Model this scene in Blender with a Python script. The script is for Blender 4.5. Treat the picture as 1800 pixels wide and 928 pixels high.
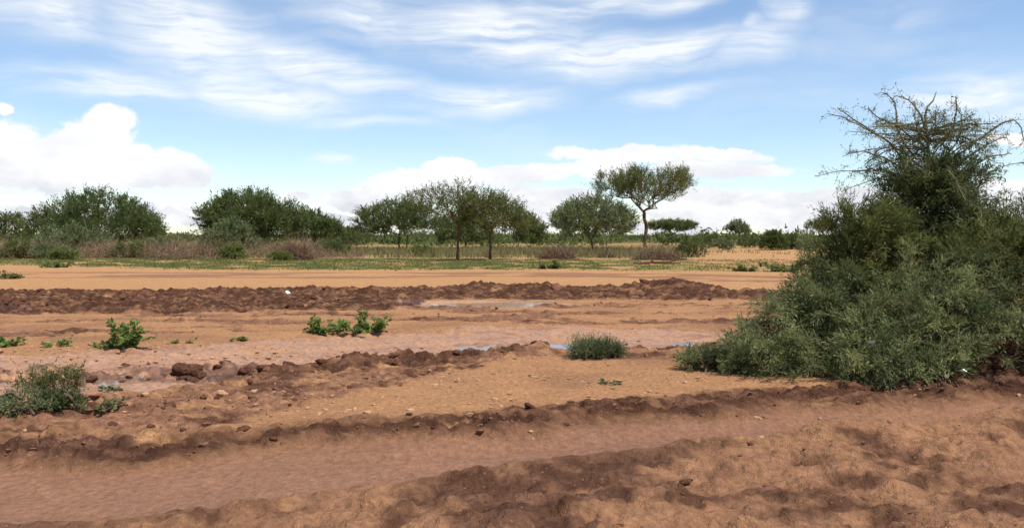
import bpy, math, random
import numpy as np
from mathutils import Vector

for o in list(bpy.data.objects):
    bpy.data.objects.remove(o)
scene = bpy.context.scene
COL = scene.collection
PI = math.pi

# ------------------------------------------------------------------ camera
FPX, HORIZON, CAM_H = 1559.0, 413.0, 2.0          # focal length and eye level in photo pixels, eye height in m
cam = bpy.data.cameras.new('camera')
cam.sensor_width = 36.0
cam.lens = 36.0 * FPX / 1800.0
cam.shift_y = -(464.0 - HORIZON) / 1800.0
cam.clip_start, cam.clip_end = 0.1, 20000
cam_o = bpy.data.objects.new('camera', cam)
cam_o.location = (0, 0, CAM_H)
cam_o.rotation_euler = (PI / 2, 0, 0)
COL.objects.link(cam_o)
scene.camera = cam_o

# ------------------------------------------------------------------ exposure
vs = scene.view_settings
vs.view_transform, vs.look = 'Standard', 'None'
vs.exposure, vs.gamma = 0.42, 1.0
vs.use_curve_mapping = False

# ------------------------------------------------------------------ sky
SUN_EL, SUN_AZ = math.radians(65), math.radians(122)   # azimuth clockwise from straight ahead
SKY_STRENGTH, CLOUD_WHITE = 0.125, 0.80
world = bpy.data.worlds.new('World')
scene.world = world
world.use_nodes = True
wt = world.node_tree
wt.nodes.clear()


def wn(kind, **kw):
    n = wt.nodes.new(kind)
    for k, v in kw.items():
        setattr(n, k, v)
    return n


def wl(a, b):
    wt.links.new(a, b)


def wmath(op, a, b=None, c=None, clamp=False):
    n = wn('ShaderNodeMath', operation=op, use_clamp=clamp)
    for i, v in enumerate((a, b, c)):
        if v is None:
            continue
        if isinstance(v, (int, float)):
            n.inputs[i].default_value = v
        else:
            wl(v, n.inputs[i])
    return n.outputs[0]


def wrange(v, a, b, c=0.0, d=1.0, smooth=True):
    n = wn('ShaderNodeMapRange', interpolation_type='SMOOTHSTEP' if smooth else 'LINEAR')
    wl(v, n.inputs['Value'])
    for k, x in (('From Min', a), ('From Max', b), ('To Min', c), ('To Max', d)):
        n.inputs[k].default_value = x
    return n.outputs['Result']


tc = wn('ShaderNodeTexCoord')
nrm = wn('ShaderNodeVectorMath', operation='NORMALIZE')
wl(tc.outputs['Generated'], nrm.inputs[0])
sep = wn('ShaderNodeSeparateXYZ')
wl(nrm.outputs[0], sep.inputs[0])
az = wmath('ARCTAN2', sep.outputs['X'], sep.outputs['Y'])
el = wmath('ARCSINE', sep.outputs['Z'])
ae = wn('ShaderNodeCombineXYZ')
wl(az, ae.inputs[0])
wl(el, ae.inputs[1])


def wnoise(vec, scale, detail=5, rough=0.55, dist=0.0, colour=False):
    n = wn('ShaderNodeTexNoise')
    n.inputs['Scale'].default_value = scale
    n.inputs['Detail'].default_value = detail
    n.inputs['Roughness'].default_value = rough
    n.inputs['Distortion'].default_value = dist
    wl(vec, n.inputs['Vector'])
    return n.outputs['Color'] if colour else n.outputs['Fac']


def wscale(vec, sx, sy, rot=0.0):
    m = wn('ShaderNodeMapping')
    m.inputs['Rotation'].default_value = (0, 0, rot)
    m.inputs['Scale'].default_value = (sx, sy, 1)
    wl(vec, m.inputs['Vector'])
    return m.outputs[0]


def warped(vec, scale, amount, detail=3):
    c = wnoise(vec, scale, detail, 0.55, colour=True)
    s = wn('ShaderNodeVectorMath', operation='SUBTRACT')
    wl(c, s.inputs[0])
    s.inputs[1].default_value = (0.5, 0.5, 0.5)
    m = wn('ShaderNodeVectorMath', operation='MULTIPLY')
    wl(s.outputs[0], m.inputs[0])
    m.inputs[1].default_value = amount
    a = wn('ShaderNodeVectorMath', operation='ADD')
    wl(vec, a.inputs[0])
    wl(m.outputs[0], a.inputs[1])
    return a.outputs[0]


def direction(px, py):
    """photo pixel -> azimuth, elevation of that bit of sky"""
    x, z = (px - 900) / FPX, (HORIZON - py) / FPX
    return math.atan(x), math.atan(z / math.hypot(1, x))


def lobe(vec, px, py, lx, ly, tilt=0.0, inner=0.2, outer=1.0, amp=1.0):
    a, e = direction(px, py)
    m = wn('ShaderNodeMapping', vector_type='TEXTURE')
    m.inputs['Location'].default_value = (a, e, 0)
    m.inputs['Rotation'].default_value = (0, 0, math.radians(tilt))
    m.inputs['Scale'].default_value = (lx / FPX, ly / FPX * (1.9 if inner == 0 else 1.0), 1)
    wl(vec, m.inputs['Vector'])
    ln = wn('ShaderNodeVectorMath', operation='LENGTH')
    wl(m.outputs[0], ln.inputs[0])
    return wrange(ln.outputs['Value'], inner, outer, amp, 0.0)


def biggest(items):
    r = items[0]
    for i in items[1:]:
        r = wmath('MAXIMUM', r, i)
    return r


def total(items):
    r = items[0]
    for i in items[1:]:
        r = wmath('ADD', r, i)
    return r


# ice cloud: long soft streaks, the same all round the sky, thicker where the photo has them
cv = warped(warped(ae.outputs[0], 5.0, (0.16, 0.05, 0)), 14.0, (0.05, 0.010, 0), 3)
streak = [lobe(cv, *a) for a in (
    (340, 70, 240, 62, -22, 0, 1, .9), (430, 105, 130, 34, -12, 0, 1, .6), (300, 15, 130, 40, -30, 0, 1, .55),
    (560, 120, 330, 26, -12, 0, 1, .8), (880, 66, 330, 50, -6, 0, 1, .8), (1110, 102, 310, 30, 3, 0, 1, 1.0),
    (1310, 84, 120, 26, 18, 0, 1, .7), (1010, 14, 260, 24, 3, 0, 1, .75), (640, 30, 260, 50, -14, 0, 1, .6), (1150, 8, 150, 18, 5, 0, 1, .6),
    (190, 148, 260, 22, -3, 0, 1, .75), (500, 172, 300, 26, -4, 0, 1, .8), (830, 178, 240, 22, 2, 0, 1, .85),
    (1180, 170, 170, 13, 5, 0, 1, .7), (630, 213, 210, 10, 0, 0, 1, .55), (60, 25, 190, 34, -4, 0, 1, .7),
    (1700, 156, 170, 26, 4, 0, 1, .9), (1760, 192, 130, 14, 0, 0, 1, .7), (1380, 10, 70, 26, 16, 0, 1, .7),
    (1310, 47, 46, 13, 18, 0, 1, .5), (612, 274, 66, 9, 0, 0, 1, .7), (1610, 36, 60, 14, 5, 0, 1, .22))]
placed = biggest(streak)
grain = wnoise(wscale(cv, 2.4, 17.0, math.radians(-4)), 3.4, 7, 0.60, 0.15)
coarse = wnoise(wscale(ae.outputs[0], 1.0, 3.6), 2.6, 4, 0.5)
elsewhere = wrange(wmath('ABSOLUTE', az), 0.56, 0.75)      # past the frame the streaks simply follow the noise
free = wmath('MULTIPLY', wrange(coarse, 0.48, 0.72), elsewhere)
base = wmath('MAXIMUM', placed, free)
fibre = wnoise(wscale(cv, 3.0, 34.0, math.radians(-8)), 3.0, 6, 0.62, 0.1)
tex = wmath('ADD', wmath('MULTIPLY', wrange(grain, 0.30, 0.68), 0.85), wmath('MULTIPLY', wrange(fibre, 0.3, 0.7), 0.45))
ice = wmath('MULTIPLY', wmath('POWER', base, 1.15), wmath('ADD', wmath('MULTIPLY', tex, 1.2), 0.16), clamp=True)
veil = wmath('MULTIPLY', wrange(wnoise(wscale(cv, 1.0, 4.0), 4.0, 5), 0.38, 0.8), 0.30)
ice = wmath('ADD', ice, veil, clamp=True)

# heap cloud near the horizon: crisp bumpy tops, greyer flat bases
kv = warped(ae.outputs[0], 17.0, (0.030, 0.028, 0), 5)
heap = [lobe(kv, *a) for a in (
    (60, 292, 150, 56, 0, .25, 1.25), (165, 262, 76, 66, 0, .25, 1.25), (185, 220, 52, 46, 0, .25, 1.25), (215, 300, 110, 44, 0, .25, 1.25),
    (312, 302, 66, 44, 0, .25, 1.25), (12, 196, 26, 16, 0, .1, 1.2, .8), (-60, 270, 150, 70, 0, .25, 1.25),
    (760, 322, 160, 32, 4, .25, 1.3), (650, 345, 110, 26, 6, .25, 1.3), (790, 296, 66, 20, 0, .2, 1.3, .9), (900, 310, 170, 26, 5, .2, 1.3, .95),
    (1150, 274, 260, 24, -2, .1, 1.3, .88), (1250, 300, 200, 22, -2, .1, 1.3, .80), (1300, 264, 30, 12, 0, .2, 1.2, .85), (1060, 300, 110, 26, 0, .2, 1.2, .9),
    (1330, 366, 240, 34, 0, .2, 1.3), (1230, 344, 60, 16, 0, .2, 1.3), (940, 360, 160, 40, 0, .2, 1.3), (520, 345, 34, 15, 0, .2, 1.3, .9),
    (600, 388, 330, 18, 0, .2, 1.4, .8), (200, 378, 330, 26, 0, .2, 1.4, .68), (1790, 350, 110, 44, 0, .2, 1.3), (1790, 240, 55, 14, 0, .2, 1.3, .9),
    (1250, 396, 700, 16, 0, .2, 1.4, .8), (1530, 355, 140, 40, 0, .2, 1.3, .9))]
kbase = biggest(heap)
knoise = wnoise(wscale(kv, 1.0, 1.3), 26.0, 8, 0.66, 0.3)
band = wmath('MULTIPLY', wrange(el, 0.0, 0.12, 1.0, 0.0), elsewhere)
kfree = wmath('MULTIPLY', wrange(wnoise(wscale(kv, 1.0, 2.0), 5.0, 5), 0.45, 0.6), wmath('MULTIPLY', band, 0.9))
kall = wmath('MAXIMUM', kbase, kfree)
heapm = wrange(wmath('ADD', kall, wmath('MULTIPLY', wmath('SUBTRACT', knoise, 0.5), 1.0)), 0.33, 0.60)
shade_n = wnoise(wscale(ae.outputs[0], 1.0, 2.6), 9.0, 5, 0.55)
shade = wmath('ADD', wmath('MULTIPLY', wrange(shade_n, 0.36, 0.64), 0.75), wmath('MULTIPLY', wrange(knoise, 0.40, 0.62), 0.25))
heapcol = wn('ShaderNodeMix', data_type='RGBA')
heapcol.inputs['A'].default_value = (1.03, 1.03, 1.03, 1)
heapcol.inputs['B'].default_value = (0.64, 0.66, 0.74, 1)
wl(wmath('MULTIPLY', shade, wrange(el, 0.02, 0.10, 1.0, 0.35)), heapcol.inputs['Factor'])

sky = wn('ShaderNodeTexSky', sky_type='NISHITA')
sky.sun_disc = False
sky.sun_elevation, sky.sun_rotation = SUN_EL, SUN_AZ
sky.altitude = 1200
sky.air_density, sky.dust_density, sky.ozone_density = 1.0, 0.6, 2.0
bg_sky = wn('ShaderNodeBackground')
wl(sky.outputs[0], bg_sky.inputs['Color'])
bg_sky.inputs['Strength'].default_value = SKY_STRENGTH
bg_ice = wn('ShaderNodeBackground')
bg_ice.inputs['Color'].default_value = (0.97, 0.99, 1.0, 1)
bg_ice.inputs['Strength'].default_value = CLOUD_WHITE
bg_heap = wn('ShaderNodeBackground')
wl(heapcol.outputs['Result'], bg_heap.inputs['Color'])
bg_heap.inputs['Strength'].default_value = CLOUD_WHITE
mix1, mix2 = wn('ShaderNodeMixShader'), wn('ShaderNodeMixShader')
wl(wmath('MULTIPLY', ice, 0.86), mix1.inputs[0])
wl(bg_sky.outputs[0], mix1.inputs[1])
wl(bg_ice.outputs[0], mix1.inputs[2])
wl(wmath('MULTIPLY', heapm, 0.96), mix2.inputs[0])
wl(mix1.outputs[0], mix2.inputs[1])
wl(bg_heap.outputs[0], mix2.inputs[2])
wo = wn('ShaderNodeOutputWorld')
wl(mix2.outputs[0], wo.inputs[0])

# ------------------------------------------------------------------ sun
sun = bpy.data.lights.new('sun', 'SUN')
sun.energy, sun.angle, sun.color = 4.2, math.radians(0.6), (1.0, 0.955, 0.88)
sun_o = bpy.data.objects.new('sun', sun)
to_sun = Vector((math.cos(SUN_EL) * math.sin(SUN_AZ), math.cos(SUN_EL) * math.cos(SUN_AZ), math.sin(SUN_EL)))
sun_o.rotation_euler = to_sun.to_track_quat('Z', 'Y').to_euler()
sun_o.location = (20, 10, 60)
COL.objects.link(sun_o)

# ------------------------------------------------------------------ helpers
def make_mesh(name, verts, faces, smooth=False, attrs=None, colors=None):
    """verts (n,3), faces (m,3|4) as arrays -> mesh; attrs = float per vertex, colors = rgb per vertex"""
    me = bpy.data.meshes.new(name)
    verts = np.ascontiguousarray(verts, np.float32)
    faces = np.ascontiguousarray(faces, np.int32)
    m, k = faces.shape
    me.vertices.add(len(verts))
    me.vertices.foreach_set('co', verts.ravel())
    me.loops.add(m * k)
    me.loops.foreach_set('vertex_index', faces.ravel())
    me.polygons.add(m)
    me.polygons.foreach_set('loop_start', np.arange(0, m * k, k, dtype=np.int32))
    me.polygons.foreach_set('use_smooth', np.full(m, smooth, bool))
    for key, v in (attrs or {}).items():
        a = me.attributes.new(key, 'FLOAT', 'POINT')
        a.data.foreach_set('value', np.ascontiguousarray(v, np.float32).ravel())
    for key, v in (colors or {}).items():
        a = me.attributes.new(key, 'FLOAT_COLOR', 'POINT')
        c = np.ones((len(verts), 4), np.float32)
        c[:, :3] = v
        a.data.foreach_set('color', c.ravel())
    me.update(calc_edges=True)
    return me


def link(name, mesh, material=None, parent=None, loc=None):
    o = bpy.data.objects.new(name, mesh)
    COL.objects.link(o)
    if material is not None and mesh is not None and not mesh.materials:
        mesh.materials.append(material)
    if parent is not None:
        o.parent = parent
    if loc is not None:
        o.location = loc
    return o


GROUPS = {'acacia_tree': 'acacia trees across the plain', 'umbrella_acacia': 'umbrella shaped acacias', 'leafy_bush': 'green bushes along the far scrub',
          'thorn_bush': 'thorn bushes', 'brush_heap': 'dead brush heaps', 'fallen_branch': 'dead limbs lying on the sand', 'leafy_weed': 'weeds growing on the bare soil',
          'low_shrub': 'low shrubs on the gravel', 'olive_shrub': 'olive shrubs around the thorn tree'}


def thing(name, label, cat, loc, group=None):
    o = link(name, None, loc=loc)
    o['label'], o['category'] = label, cat
    group = group or GROUPS.get(name)
    if group:
        o['group'] = group
    return o


def _hash(i, j, seed):
    h = (i.astype(np.int64) * 374761393 + j.astype(np.int64) * 668265263 + seed * 1442695041) & 0xFFFFFFFF
    h = ((h ^ (h >> 13)) * 1274126177) & 0xFFFFFFFF
    return h ^ (h >> 16)


_PR = np.random.default_rng(12345)
PERM = np.tile(_PR.permutation(256), 3).astype(np.int32)
_ANG = np.arange(256) * (2 * PI / 256)
GX, GY = np.cos(_ANG).astype(np.float32), np.sin(_ANG).astype(np.float32)


def gnoise(x, y, seed=0):
    """gradient noise, about -0.7 .. 0.7"""
    x, y = np.asarray(x, float) + seed * 7.319, np.asarray(y, float) - seed * 3.773
    xi, yi = np.floor(x), np.floor(y)
    fx, fy = (x - xi).astype(np.float32), (y - yi).astype(np.float32)
    xi, yi = xi.astype(np.int32) & 255, yi.astype(np.int32) & 255
    u, v = fx * fx * fx * (fx * (fx * 6 - 15) + 10), fy * fy * fy * (fy * (fy * 6 - 15) + 10)
    p0, p1 = PERM[xi] + yi, PERM[xi + 1] + yi

    def g(h, dx, dy):
        return GX[h] * dx + GY[h] * dy
    a, b = g(PERM[p0], fx, fy), g(PERM[p1], fx - 1, fy)
    c, d = g(PERM[p0 + 1], fx, fy - 1), g(PERM[p1 + 1], fx - 1, fy - 1)
    t = a + (b - a) * u
    return t + ((c + (d - c) * u) - t) * v


def fbm(x, y, seed=0, octaves=4, gain=0.5):
    r, amp = 0, 1.0
    for o in range(octaves):
        r = r + amp * gnoise(x * 2 ** o + 17.3 * o, y * 2 ** o - 9.1 * o, seed + o)
        amp *= gain
    return r


def billow(x, y, seed=0, octaves=3, gain=0.5):
    """rounded lumps with creases between them, 0 .. ~1"""
    r, amp = 0, 1.0
    for o in range(octaves):
        r = r + amp * np.minimum(np.abs(gnoise(x * 2 ** o + 5.1 * o, y * 2 ** o + 3.7 * o, seed + o)) * 2.2, 1)
        amp *= gain
    return r / 1.6


def sst(a, b, v):
    t = np.clip((v - a) / (b - a), 0, 1)
    return t * t * (3 - 2 * t)


def on_ground(px, py):
    """photo pixel -> x, y on level ground"""
    d = CAM_H * FPX / (py - HORIZON)
    return (px - 900) / FPX * d, d


def at(px, py, d):
    return np.array([(px - 900) / FPX * d, d, CAM_H + (HORIZON - py) / FPX * d])


def edge(x, pts):
    w = sorted(on_ground(*p) for p in pts)
    return np.interp(x, [a for a, _ in w], [b for _, b in w])


def ribbon(x, y, far, near, soft=0.25):
    """1 inside the strip of ground between two lines traced across the view"""
    yf, yn = edge(x, far), edge(x, near)
    return sst(-soft, soft, y - yn) * sst(-soft, soft, yf - y)


def ridge(x, y, pts):
    """soft ridge along a line: pts = photo x, photo y, half width m, height m"""
    w = sorted((*on_ground(p[0], p[1]), p[2], p[3]) for p in pts)
    X = [a[0] for a in w]
    yc, hw, am = (np.interp(x, X, [a[i] for a in w]) for i in (1, 2, 3))
    inside = sst(X[0] - 0.6, X[0] + 0.3, x) * sst(X[-1] + 0.6, X[-1] - 0.3, x)
    t = np.clip(np.abs(y - yc) / hw, 0, 1)
    return am * inside * (1 - t * t) ** 2


def clodfield(x, y, cell, seed, fill=0.65):
    """broken lumps of soil: scattered rounded clods of uneven size, 0 .. 1"""
    px_ = x / cell + 0.45 * gnoise(x / cell * 1.7, y / cell * 1.7, seed + 5)
    py_ = y / cell + 0.45 * gnoise(x / cell * 1.7 + 31, y / cell * 1.7, seed + 6)
    xi, yi = np.floor(px_), np.floor(py_)
    out = np.zeros_like(px_)
    for i in (-1, 0, 1):
        for j in (-1, 0, 1):
            cx_, cy_ = xi + i, yi + j
            h = _hash(cx_, cy_, seed)
            a, b, c_, e = (h & 255) / 255., ((h >> 8) & 255) / 255., ((h >> 16) & 255) / 255., ((h >> 24) & 255) / 255.
            rad = 0.35 + 0.55 * c_
            q = ((px_ - cx_ - a) / rad) ** 2 + ((py_ - cy_ - b) / (rad * (.6 + .5 * a))) ** 2
            out = np.maximum(out, np.where(e < fill, np.sqrt(np.clip(1 - q, 0, 1)) * (.3 + .7 * c_ * c_), 0))
    return out


# ------------------------------------------------------------------ the ground: shape
PUDDLES = [  # photo x, photo y, half length m, half depth m
    (868, 608, 0.58, 0.60), (990, 607, 0.44, 0.60), (1238, 598, 0.55, 0.45), (185, 661, 0.26, 0.24), (268, 655, 0.30, 0.20),
    (850, 533, 2.0, 0.85)]
PW = [(*on_ground(p[0], p[1]), p[2], p[3]) for p in PUDDLES]


def soil(x, y):
    """where each kind of soil lies: dict of 0..1 masks"""
    wx = fbm(x * 0.6, y * 0.6, 11, 4)
    wf = fbm(x * 2.3, y * 2.3, 14, 4)
    yy = y * (1 + 0.030 * wx + 0.018 * wf)
    s = {}
    s['berm'] = ribbon(x, yy, [(0, 511), (250, 512), (450, 507), (800, 507), (1100, 507), (1300, 510), (1370, 517)],
                       [(0, 549), (300, 550), (600, 545), (720, 541), (760, 526), (980, 525), (1360, 526)], 0.35)
    s['streak'] = ribbon(x, yy, [(0, 540), (1350, 526)], [(0, 600), (300, 592), (700, 570), (1350, 575)], 0.4) \
        * sst(-0.02, 0.22, fbm(x * 0.22, yy * 0.9, 21, 4))
    s['wet'] = ribbon(x, yy, [(0, 618), (300, 606), (500, 592), (800, 580), (1000, 574), (1290, 580)],
                      [(0, 700), (200, 690), (350, 676), (430, 660), (650, 626), (960, 612), (1290, 602)], 0.3)
    s['clods'] = ribbon(x, yy, [(400, 640), (600, 626), (700, 622), (860, 606), (970, 600), (1010, 602)],
                        [(300, 664), (430, 662), (600, 648), (800, 632), (1010, 611)], 0.22)
    s['mudleft'] = ribbon(x, yy, [(-200, 705), (0, 702), (250, 690), (350, 678), (430, 662), (650, 640), (900, 620)],
                          [(-200, 790), (0, 790), (300, 770), (470, 730), (700, 672), (900, 628)], 0.3)
    s['bank'] = ribbon(x, yy, [(250, 770), (500, 752), (700, 741), (900, 724), (1150, 701), (1400, 684), (1800, 640)],
                       [(250, 800), (500, 765), (900, 747), (1150, 728), (1400, 706), (1800, 688)], 0.22)
    s['track'] = ribbon(x, yy, [(250, 800), (500, 765), (900, 747), (1150, 728), (1400, 706), (1800, 688)],
                        [(250, 900), (900, 800), (1400, 752), (1800, 728)], 0.25)
    s['near'] = ribbon(x, yy, [(250, 900), (900, 800), (1400, 752), (1800, 728)], [(0, 3000), (1800, 3000)], 0.3)
    s['grass'] = ribbon(x, yy, [(-100, 456), (400, 454), (900, 457), (1430, 456)], [(-100, 463), (120, 466), (300, 472), (520, 474), (1000, 474), (1430, 478)], 2.0)
    s['far'] = sst(62, 76, yy)
    return s


def height(x, y, s=None):
    x, y = np.asarray(x, float), np.asarray(y, float)
    s = s or soil(x, y)
    near = sst(75, 40, y)
    h = 0.05 * fbm(x * 0.12, y * 0.12, 1, 3) * sst(3, 12, y) + 0.35 * fbm(x * 0.012, y * 0.012, 2, 3) * sst(60, 160, y)
    rough = np.clip(0.16 + 1.0 * s['berm'] + 0.55 * s['streak'] + 0.9 * s['clods'] + 0.5 * s['mudleft'] + 0.7 * s['bank'] + 0.3 * s['wet'] + 0.6 * s['near'], 0, 1.4)
    smooth = np.clip(1 - 0.8 * s['track'], 0, 1)
    # heaped ridges
    wob = np.clip(0.85 + 1.3 * fbm(x * 0.25, y * 0.25, 33, 3), .3, 1.4)
    lump = 0.9 + 0.6 * fbm(x * 0.7, y * 0.9, 31, 5, .6)
    h = h + 0.78 * wob * lump * ridge(x, y, [(-60, 519, 1.6, .16), (120, 519, 1.6, .22), (300, 518, 1.5, .20), (460, 516, 1.5, .26), (640, 516, 1.5, .32), (800, 515, 1.5, .34),
                                (1000, 514, 1.5, .30), (1100, 514, 1.6, .34), (1150, 513, 2.0, .42), (1185, 513, 2.0, .45), (1240, 514, 1.8, .30), (1300, 516, 1.5, .16), (1380, 519, 1.5, .22)])
    h = h + lump * ridge(x, y, [(-60, 541, 0.9, .10), (200, 541, 0.9, .13), (450, 540, 0.8, .06), (650, 541, 0.7, .08), (740, 545, .7, .02), (960, 545, .7, .02), (1050, 541, .7, .07)])
    h = h + lump * ridge(x, y, [(380, 656, .45, .05), (440, 652, .5, .12), (560, 644, .55, .11), (700, 634, .5, .06), (800, 628, .5, .09), (850, 624, .4, .05), (890, 622, .4, .06), (920, 620, .45, .12), (950, 615, .45, .19), (972, 617, .4, .08), (1010, 617, .4, .03)])
    h = h + lump * ridge(x, y, [(270, 656, .3, .05), (300, 655, .35, .12), (335, 653, .35, .13), (370, 652, .3, .04)])
    h = h + lump * ridge(x, y, [(500, 586, .7, .03), (700, 582, .6, .06), (850, 579, .6, .09), (1000, 578, .6, .10), (1200, 579, .6, .06)])
    h = h + lump * ridge(x, y, [(1380, 752, .4, .05), (1480, 748, .5, .15), (1560, 748, .5, .10), (1660, 744, .5, .10), (1760, 738, .6, .20), (1840, 735, .6, .2)])
    h = h + lump * ridge(x, y, [(300, 756, .5, .02), (600, 745, .5, .03), (900, 727, .5, .035), (1150, 704, .5, .045), (1250, 696, .5, .05), (1400, 686, .5, .02)])
    h = h + lump * ridge(x, y, [(1640, 668, .7, .06), (1740, 664, .9, .30), (1850, 655, .9, .42)])
    h = h + 0.5 * lump * ridge(x, y, [(-40, 740, 1.0, .10), (150, 735, 1.0, .14), (330, 728, 0.8, .06)])
    # wheel tracks sunk into the soil
    h = h - 0.07 * s['wet'] - 0.13 * np.maximum(s['track'], s['near'] * 0.6)
    rut = ridge(x, y, [(0, 640, .35, .05), (300, 622, .35, .06), (650, 602, .35, .06), (1000, 590, .35, .06), (1290, 588, .35, .05)])
    rut = rut + ridge(x, y, [(600, 790, .3, .06), (900, 768, .3, .06), (1400, 726, .3, .06), (1800, 704, .3, .05)])
    h = h - rut
    h = h + 0.035 * fbm(x * 0.45, y * 2.6, 43, 3) * np.clip(s['streak'] + s['wet'] + .5 * s['track'], 0, 1) * near
    rutl = sst(0.1, 0.5, np.abs(fbm(x * 0.12, y * 0.75, 41, 2)) * 2.0)
    h = h - 0.04 * (1 - rutl) * s['streak']
    # clods and crumbs
    sel = (rough > 0.25) & (near > 0.02)
    cl = np.zeros_like(h)
    if sel.any():
        a_, b_ = x[sel], y[sel]
        cl[sel] = 0.065 * clodfield(a_ * .7, b_, .42, 201, .45) + 0.075 * clodfield(a_, b_, .21, 202, .5) + 0.055 * clodfield(a_, b_, .11, 203, .6)
    fine = near * smooth * (rough * cl + rough * (0.09 * fbm(x * 1.1, y * 1.5, 51, 6, .62) + 0.035 * (billow(x * 4.5, y * 6, 61, 3, .7) - .4) - .05) + 0.022 * fbm(x * 1.1, y * 1.1, 71, 4))
    fine = fine + near * 0.006 * fbm(x * 6, y * 6, 81, 3)
    for cx, cy, lx, ly in PW:
        q = np.sqrt(((x - cx) / lx) ** 2 + ((y - cy) / ly) ** 2) + 0.35 * fbm(x * 1.7, y * 1.7, 91, 3)
        b = sst(1.25, 0.55, q)
        fine = fine * (1 - 0.9 * b)
        h = h * (1 - 0.8 * b) - 0.16 * b
    return h + fine


# ------------------------------------------------------------------ the ground: sheet
def sheet_rows():
    r, y = [], 4.0
    while y < 9000:
        r.append(y)
        y += 0.034 + 0.0018 * max(0, y - 9) + (0.009 * (y - 34) if y > 34 else 0) + (0.06 * (y - 90) if y > 90 else 0) + (0.03 if y < 8.5 else 0)
    return np.array([-9000, -3000, -900, -250, -80, -25, -8, -2, 1.0, 2.6, 3.4] + r + [9000.0, 12000.0])


rows = sheet_rows()
NC = 620
u = np.linspace(-1, 1, NC)
inner = np.clip(u / 0.93, -1, 1)
outer = np.sign(u) * np.clip((np.abs(u) - 0.93) / 0.07, 0, 1) ** 3
half_in = 0.63 * np.maximum(rows, 0) + 1.6
half_out = np.maximum(9000 - half_in, 0)
gx = inner[None, :] * half_in[:, None] + outer[None, :] * half_out[:, None]
gy = np.repeat(rows[:, None], NC, 1)
X, Y = gx.ravel(), gy.ravel()
S = soil(X, Y)
Z = height(X, Y, S)
NR = len(rows)
idx = np.arange(NR * NC).reshape(NR, NC)
quads = np.stack([idx[:-1, :-1], idx[:-1, 1:], idx[1:, 1:], idx[1:, :-1]], -1).reshape(-1, 4)

SAND_FAR = np.array((.425, .230, .108))
SAND = np.array((.385, .200, .098))
BROWN = np.array((.215, .106, .066))
DARK = np.array((.062, .0275, .0175))
WETPINK = np.array((.325, .182, .112))
GREEN = np.array((.150, .150, .045))
TAN = np.array((.300, .215, .095))
c = np.repeat(SAND[None], len(X), 0)


def lay(col, m):
    global c
    m = np.clip(m, 0, 1)[:, None]
    c = c * (1 - m) + col * m


n1, n2, n3 = fbm(X * .5, Y * .5, 101, 4), fbm(X * 2.2, Y * 2.2, 105, 4), fbm(X * .15, Y * .5, 109, 4)
lay(SAND_FAR, sst(27, 34, Y))
lay(TAN, S['far'] * sst(-0.25, 0.2, n1) * (0.25 + .75 * sst(14, 2, X)))
lay(GREEN, S['far'] * sst(-0.15, 0.25, fbm(X * .06, Y * .06, 121, 4)) * 0.85 * np.where(Y > 140, 1, sst(14, 2, X)))
lay(GREEN, S['grass'] * sst(-0.40, 0.05, n1 + 0.4 * n3) * 0.9 * sst(16, 6, X - 0.05 * Y))
lay(np.array((.075, .080, .030)), sst(150, 260, Y) * .85)
lay(BROWN, 0.45 * sst(0.0, 0.4, n1 + .3 * n2) * sst(30, 22, Y))
lay(BROWN, S['streak'] * 0.9)
lay(BROWN, ribbon(X, Y * (1 + .01 * n3), [(900, 478), (1100, 478), (1420, 486)], [(900, 488), (1100, 488), (1420, 500)], 0.8) * sst(-.2, .1, n3) * 0.7)
lay(WETPINK, S['wet'] * sst(-0.55, 0.0, n2) * 0.95)
lay(BROWN, S['mudleft'] * sst(-0.45, 0.05, n2) * 0.75)
lay(BROWN, S['track'] * 0.75)
lay(BROWN, S['near'] * 0.45)
lay(DARK, S['berm'] * sst(-0.75, -0.25, n2 + .3 * n1) * 0.95)
lay(DARK, S['bank'] * sst(-0.70, -0.25, n2) * 0.95)
lay(DARK, S['clods'] * sst(-0.35, 0.1, n2 + .5 * n1) * 0.85)
lay(DARK, S['mudleft'] * sst(-0.12, 0.22, n1 + .7 * n2) * 0.75)
lay(DARK, S['streak'] * sst(0.0, 0.35, n2 + .7 * n3) * 0.75)
lay(DARK, S['near'] * sst(-0.05, 0.3, n1 + .6 * n2) * 0.8)
bx, by = on_ground(1760, 664)
lay(DARK, sst(1.5, 0.7, np.hypot((X - bx) / 1.4, (Y - by) / 1.0)) * 0.85)
bx, by = on_ground(325, 653)
lay(DARK, sst(0.62, 0.3, np.hypot((X - bx) / 1.2, (Y - by) / .9) + .3 * n2) * 0.95)
wet = np.clip(0.85 * S['wet'] + 0.3 * S['berm'] + 0.3 * S['bank'] + 0.6 * S['track'] + .35 * S['streak'] + .3 * S['mudleft'] + 0.4 * S['near'], 0, 1)
damp = np.zeros(len(X))
for cx, cy, lx, ly in PW:
    q = np.hypot((X - cx) / lx, (Y - cy) / ly) + 0.35 * n2
    damp = np.maximum(damp, sst(1.9, 1.0, q))
wet = np.maximum(wet, damp)
muddy = np.clip(S['berm'] + S['bank'] + S['clods'] + S['mudleft'] + .6 * S['streak'] + .6 * S['near'], 0, 1)
mott = fbm(X * 1.3, Y * 3.2, 141, 5, .65)
lay(BROWN, muddy * sst(0.02, 0.35, mott) * (0.75 - .1 * S['berm'] - .2 * S['bank']))
lay(SAND * .85, muddy * sst(0.25, 0.55, fbm(X * .8, Y * 2.4, 145, 5, .65)) * (0.7 - .1 * S['berm'] - .3 * S['bank']))
lay(BROWN, S['wet'] * sst(0.12, 0.5, fbm(X * .5, Y * 2.8, 149, 5, .6)) * 0.7)
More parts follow.
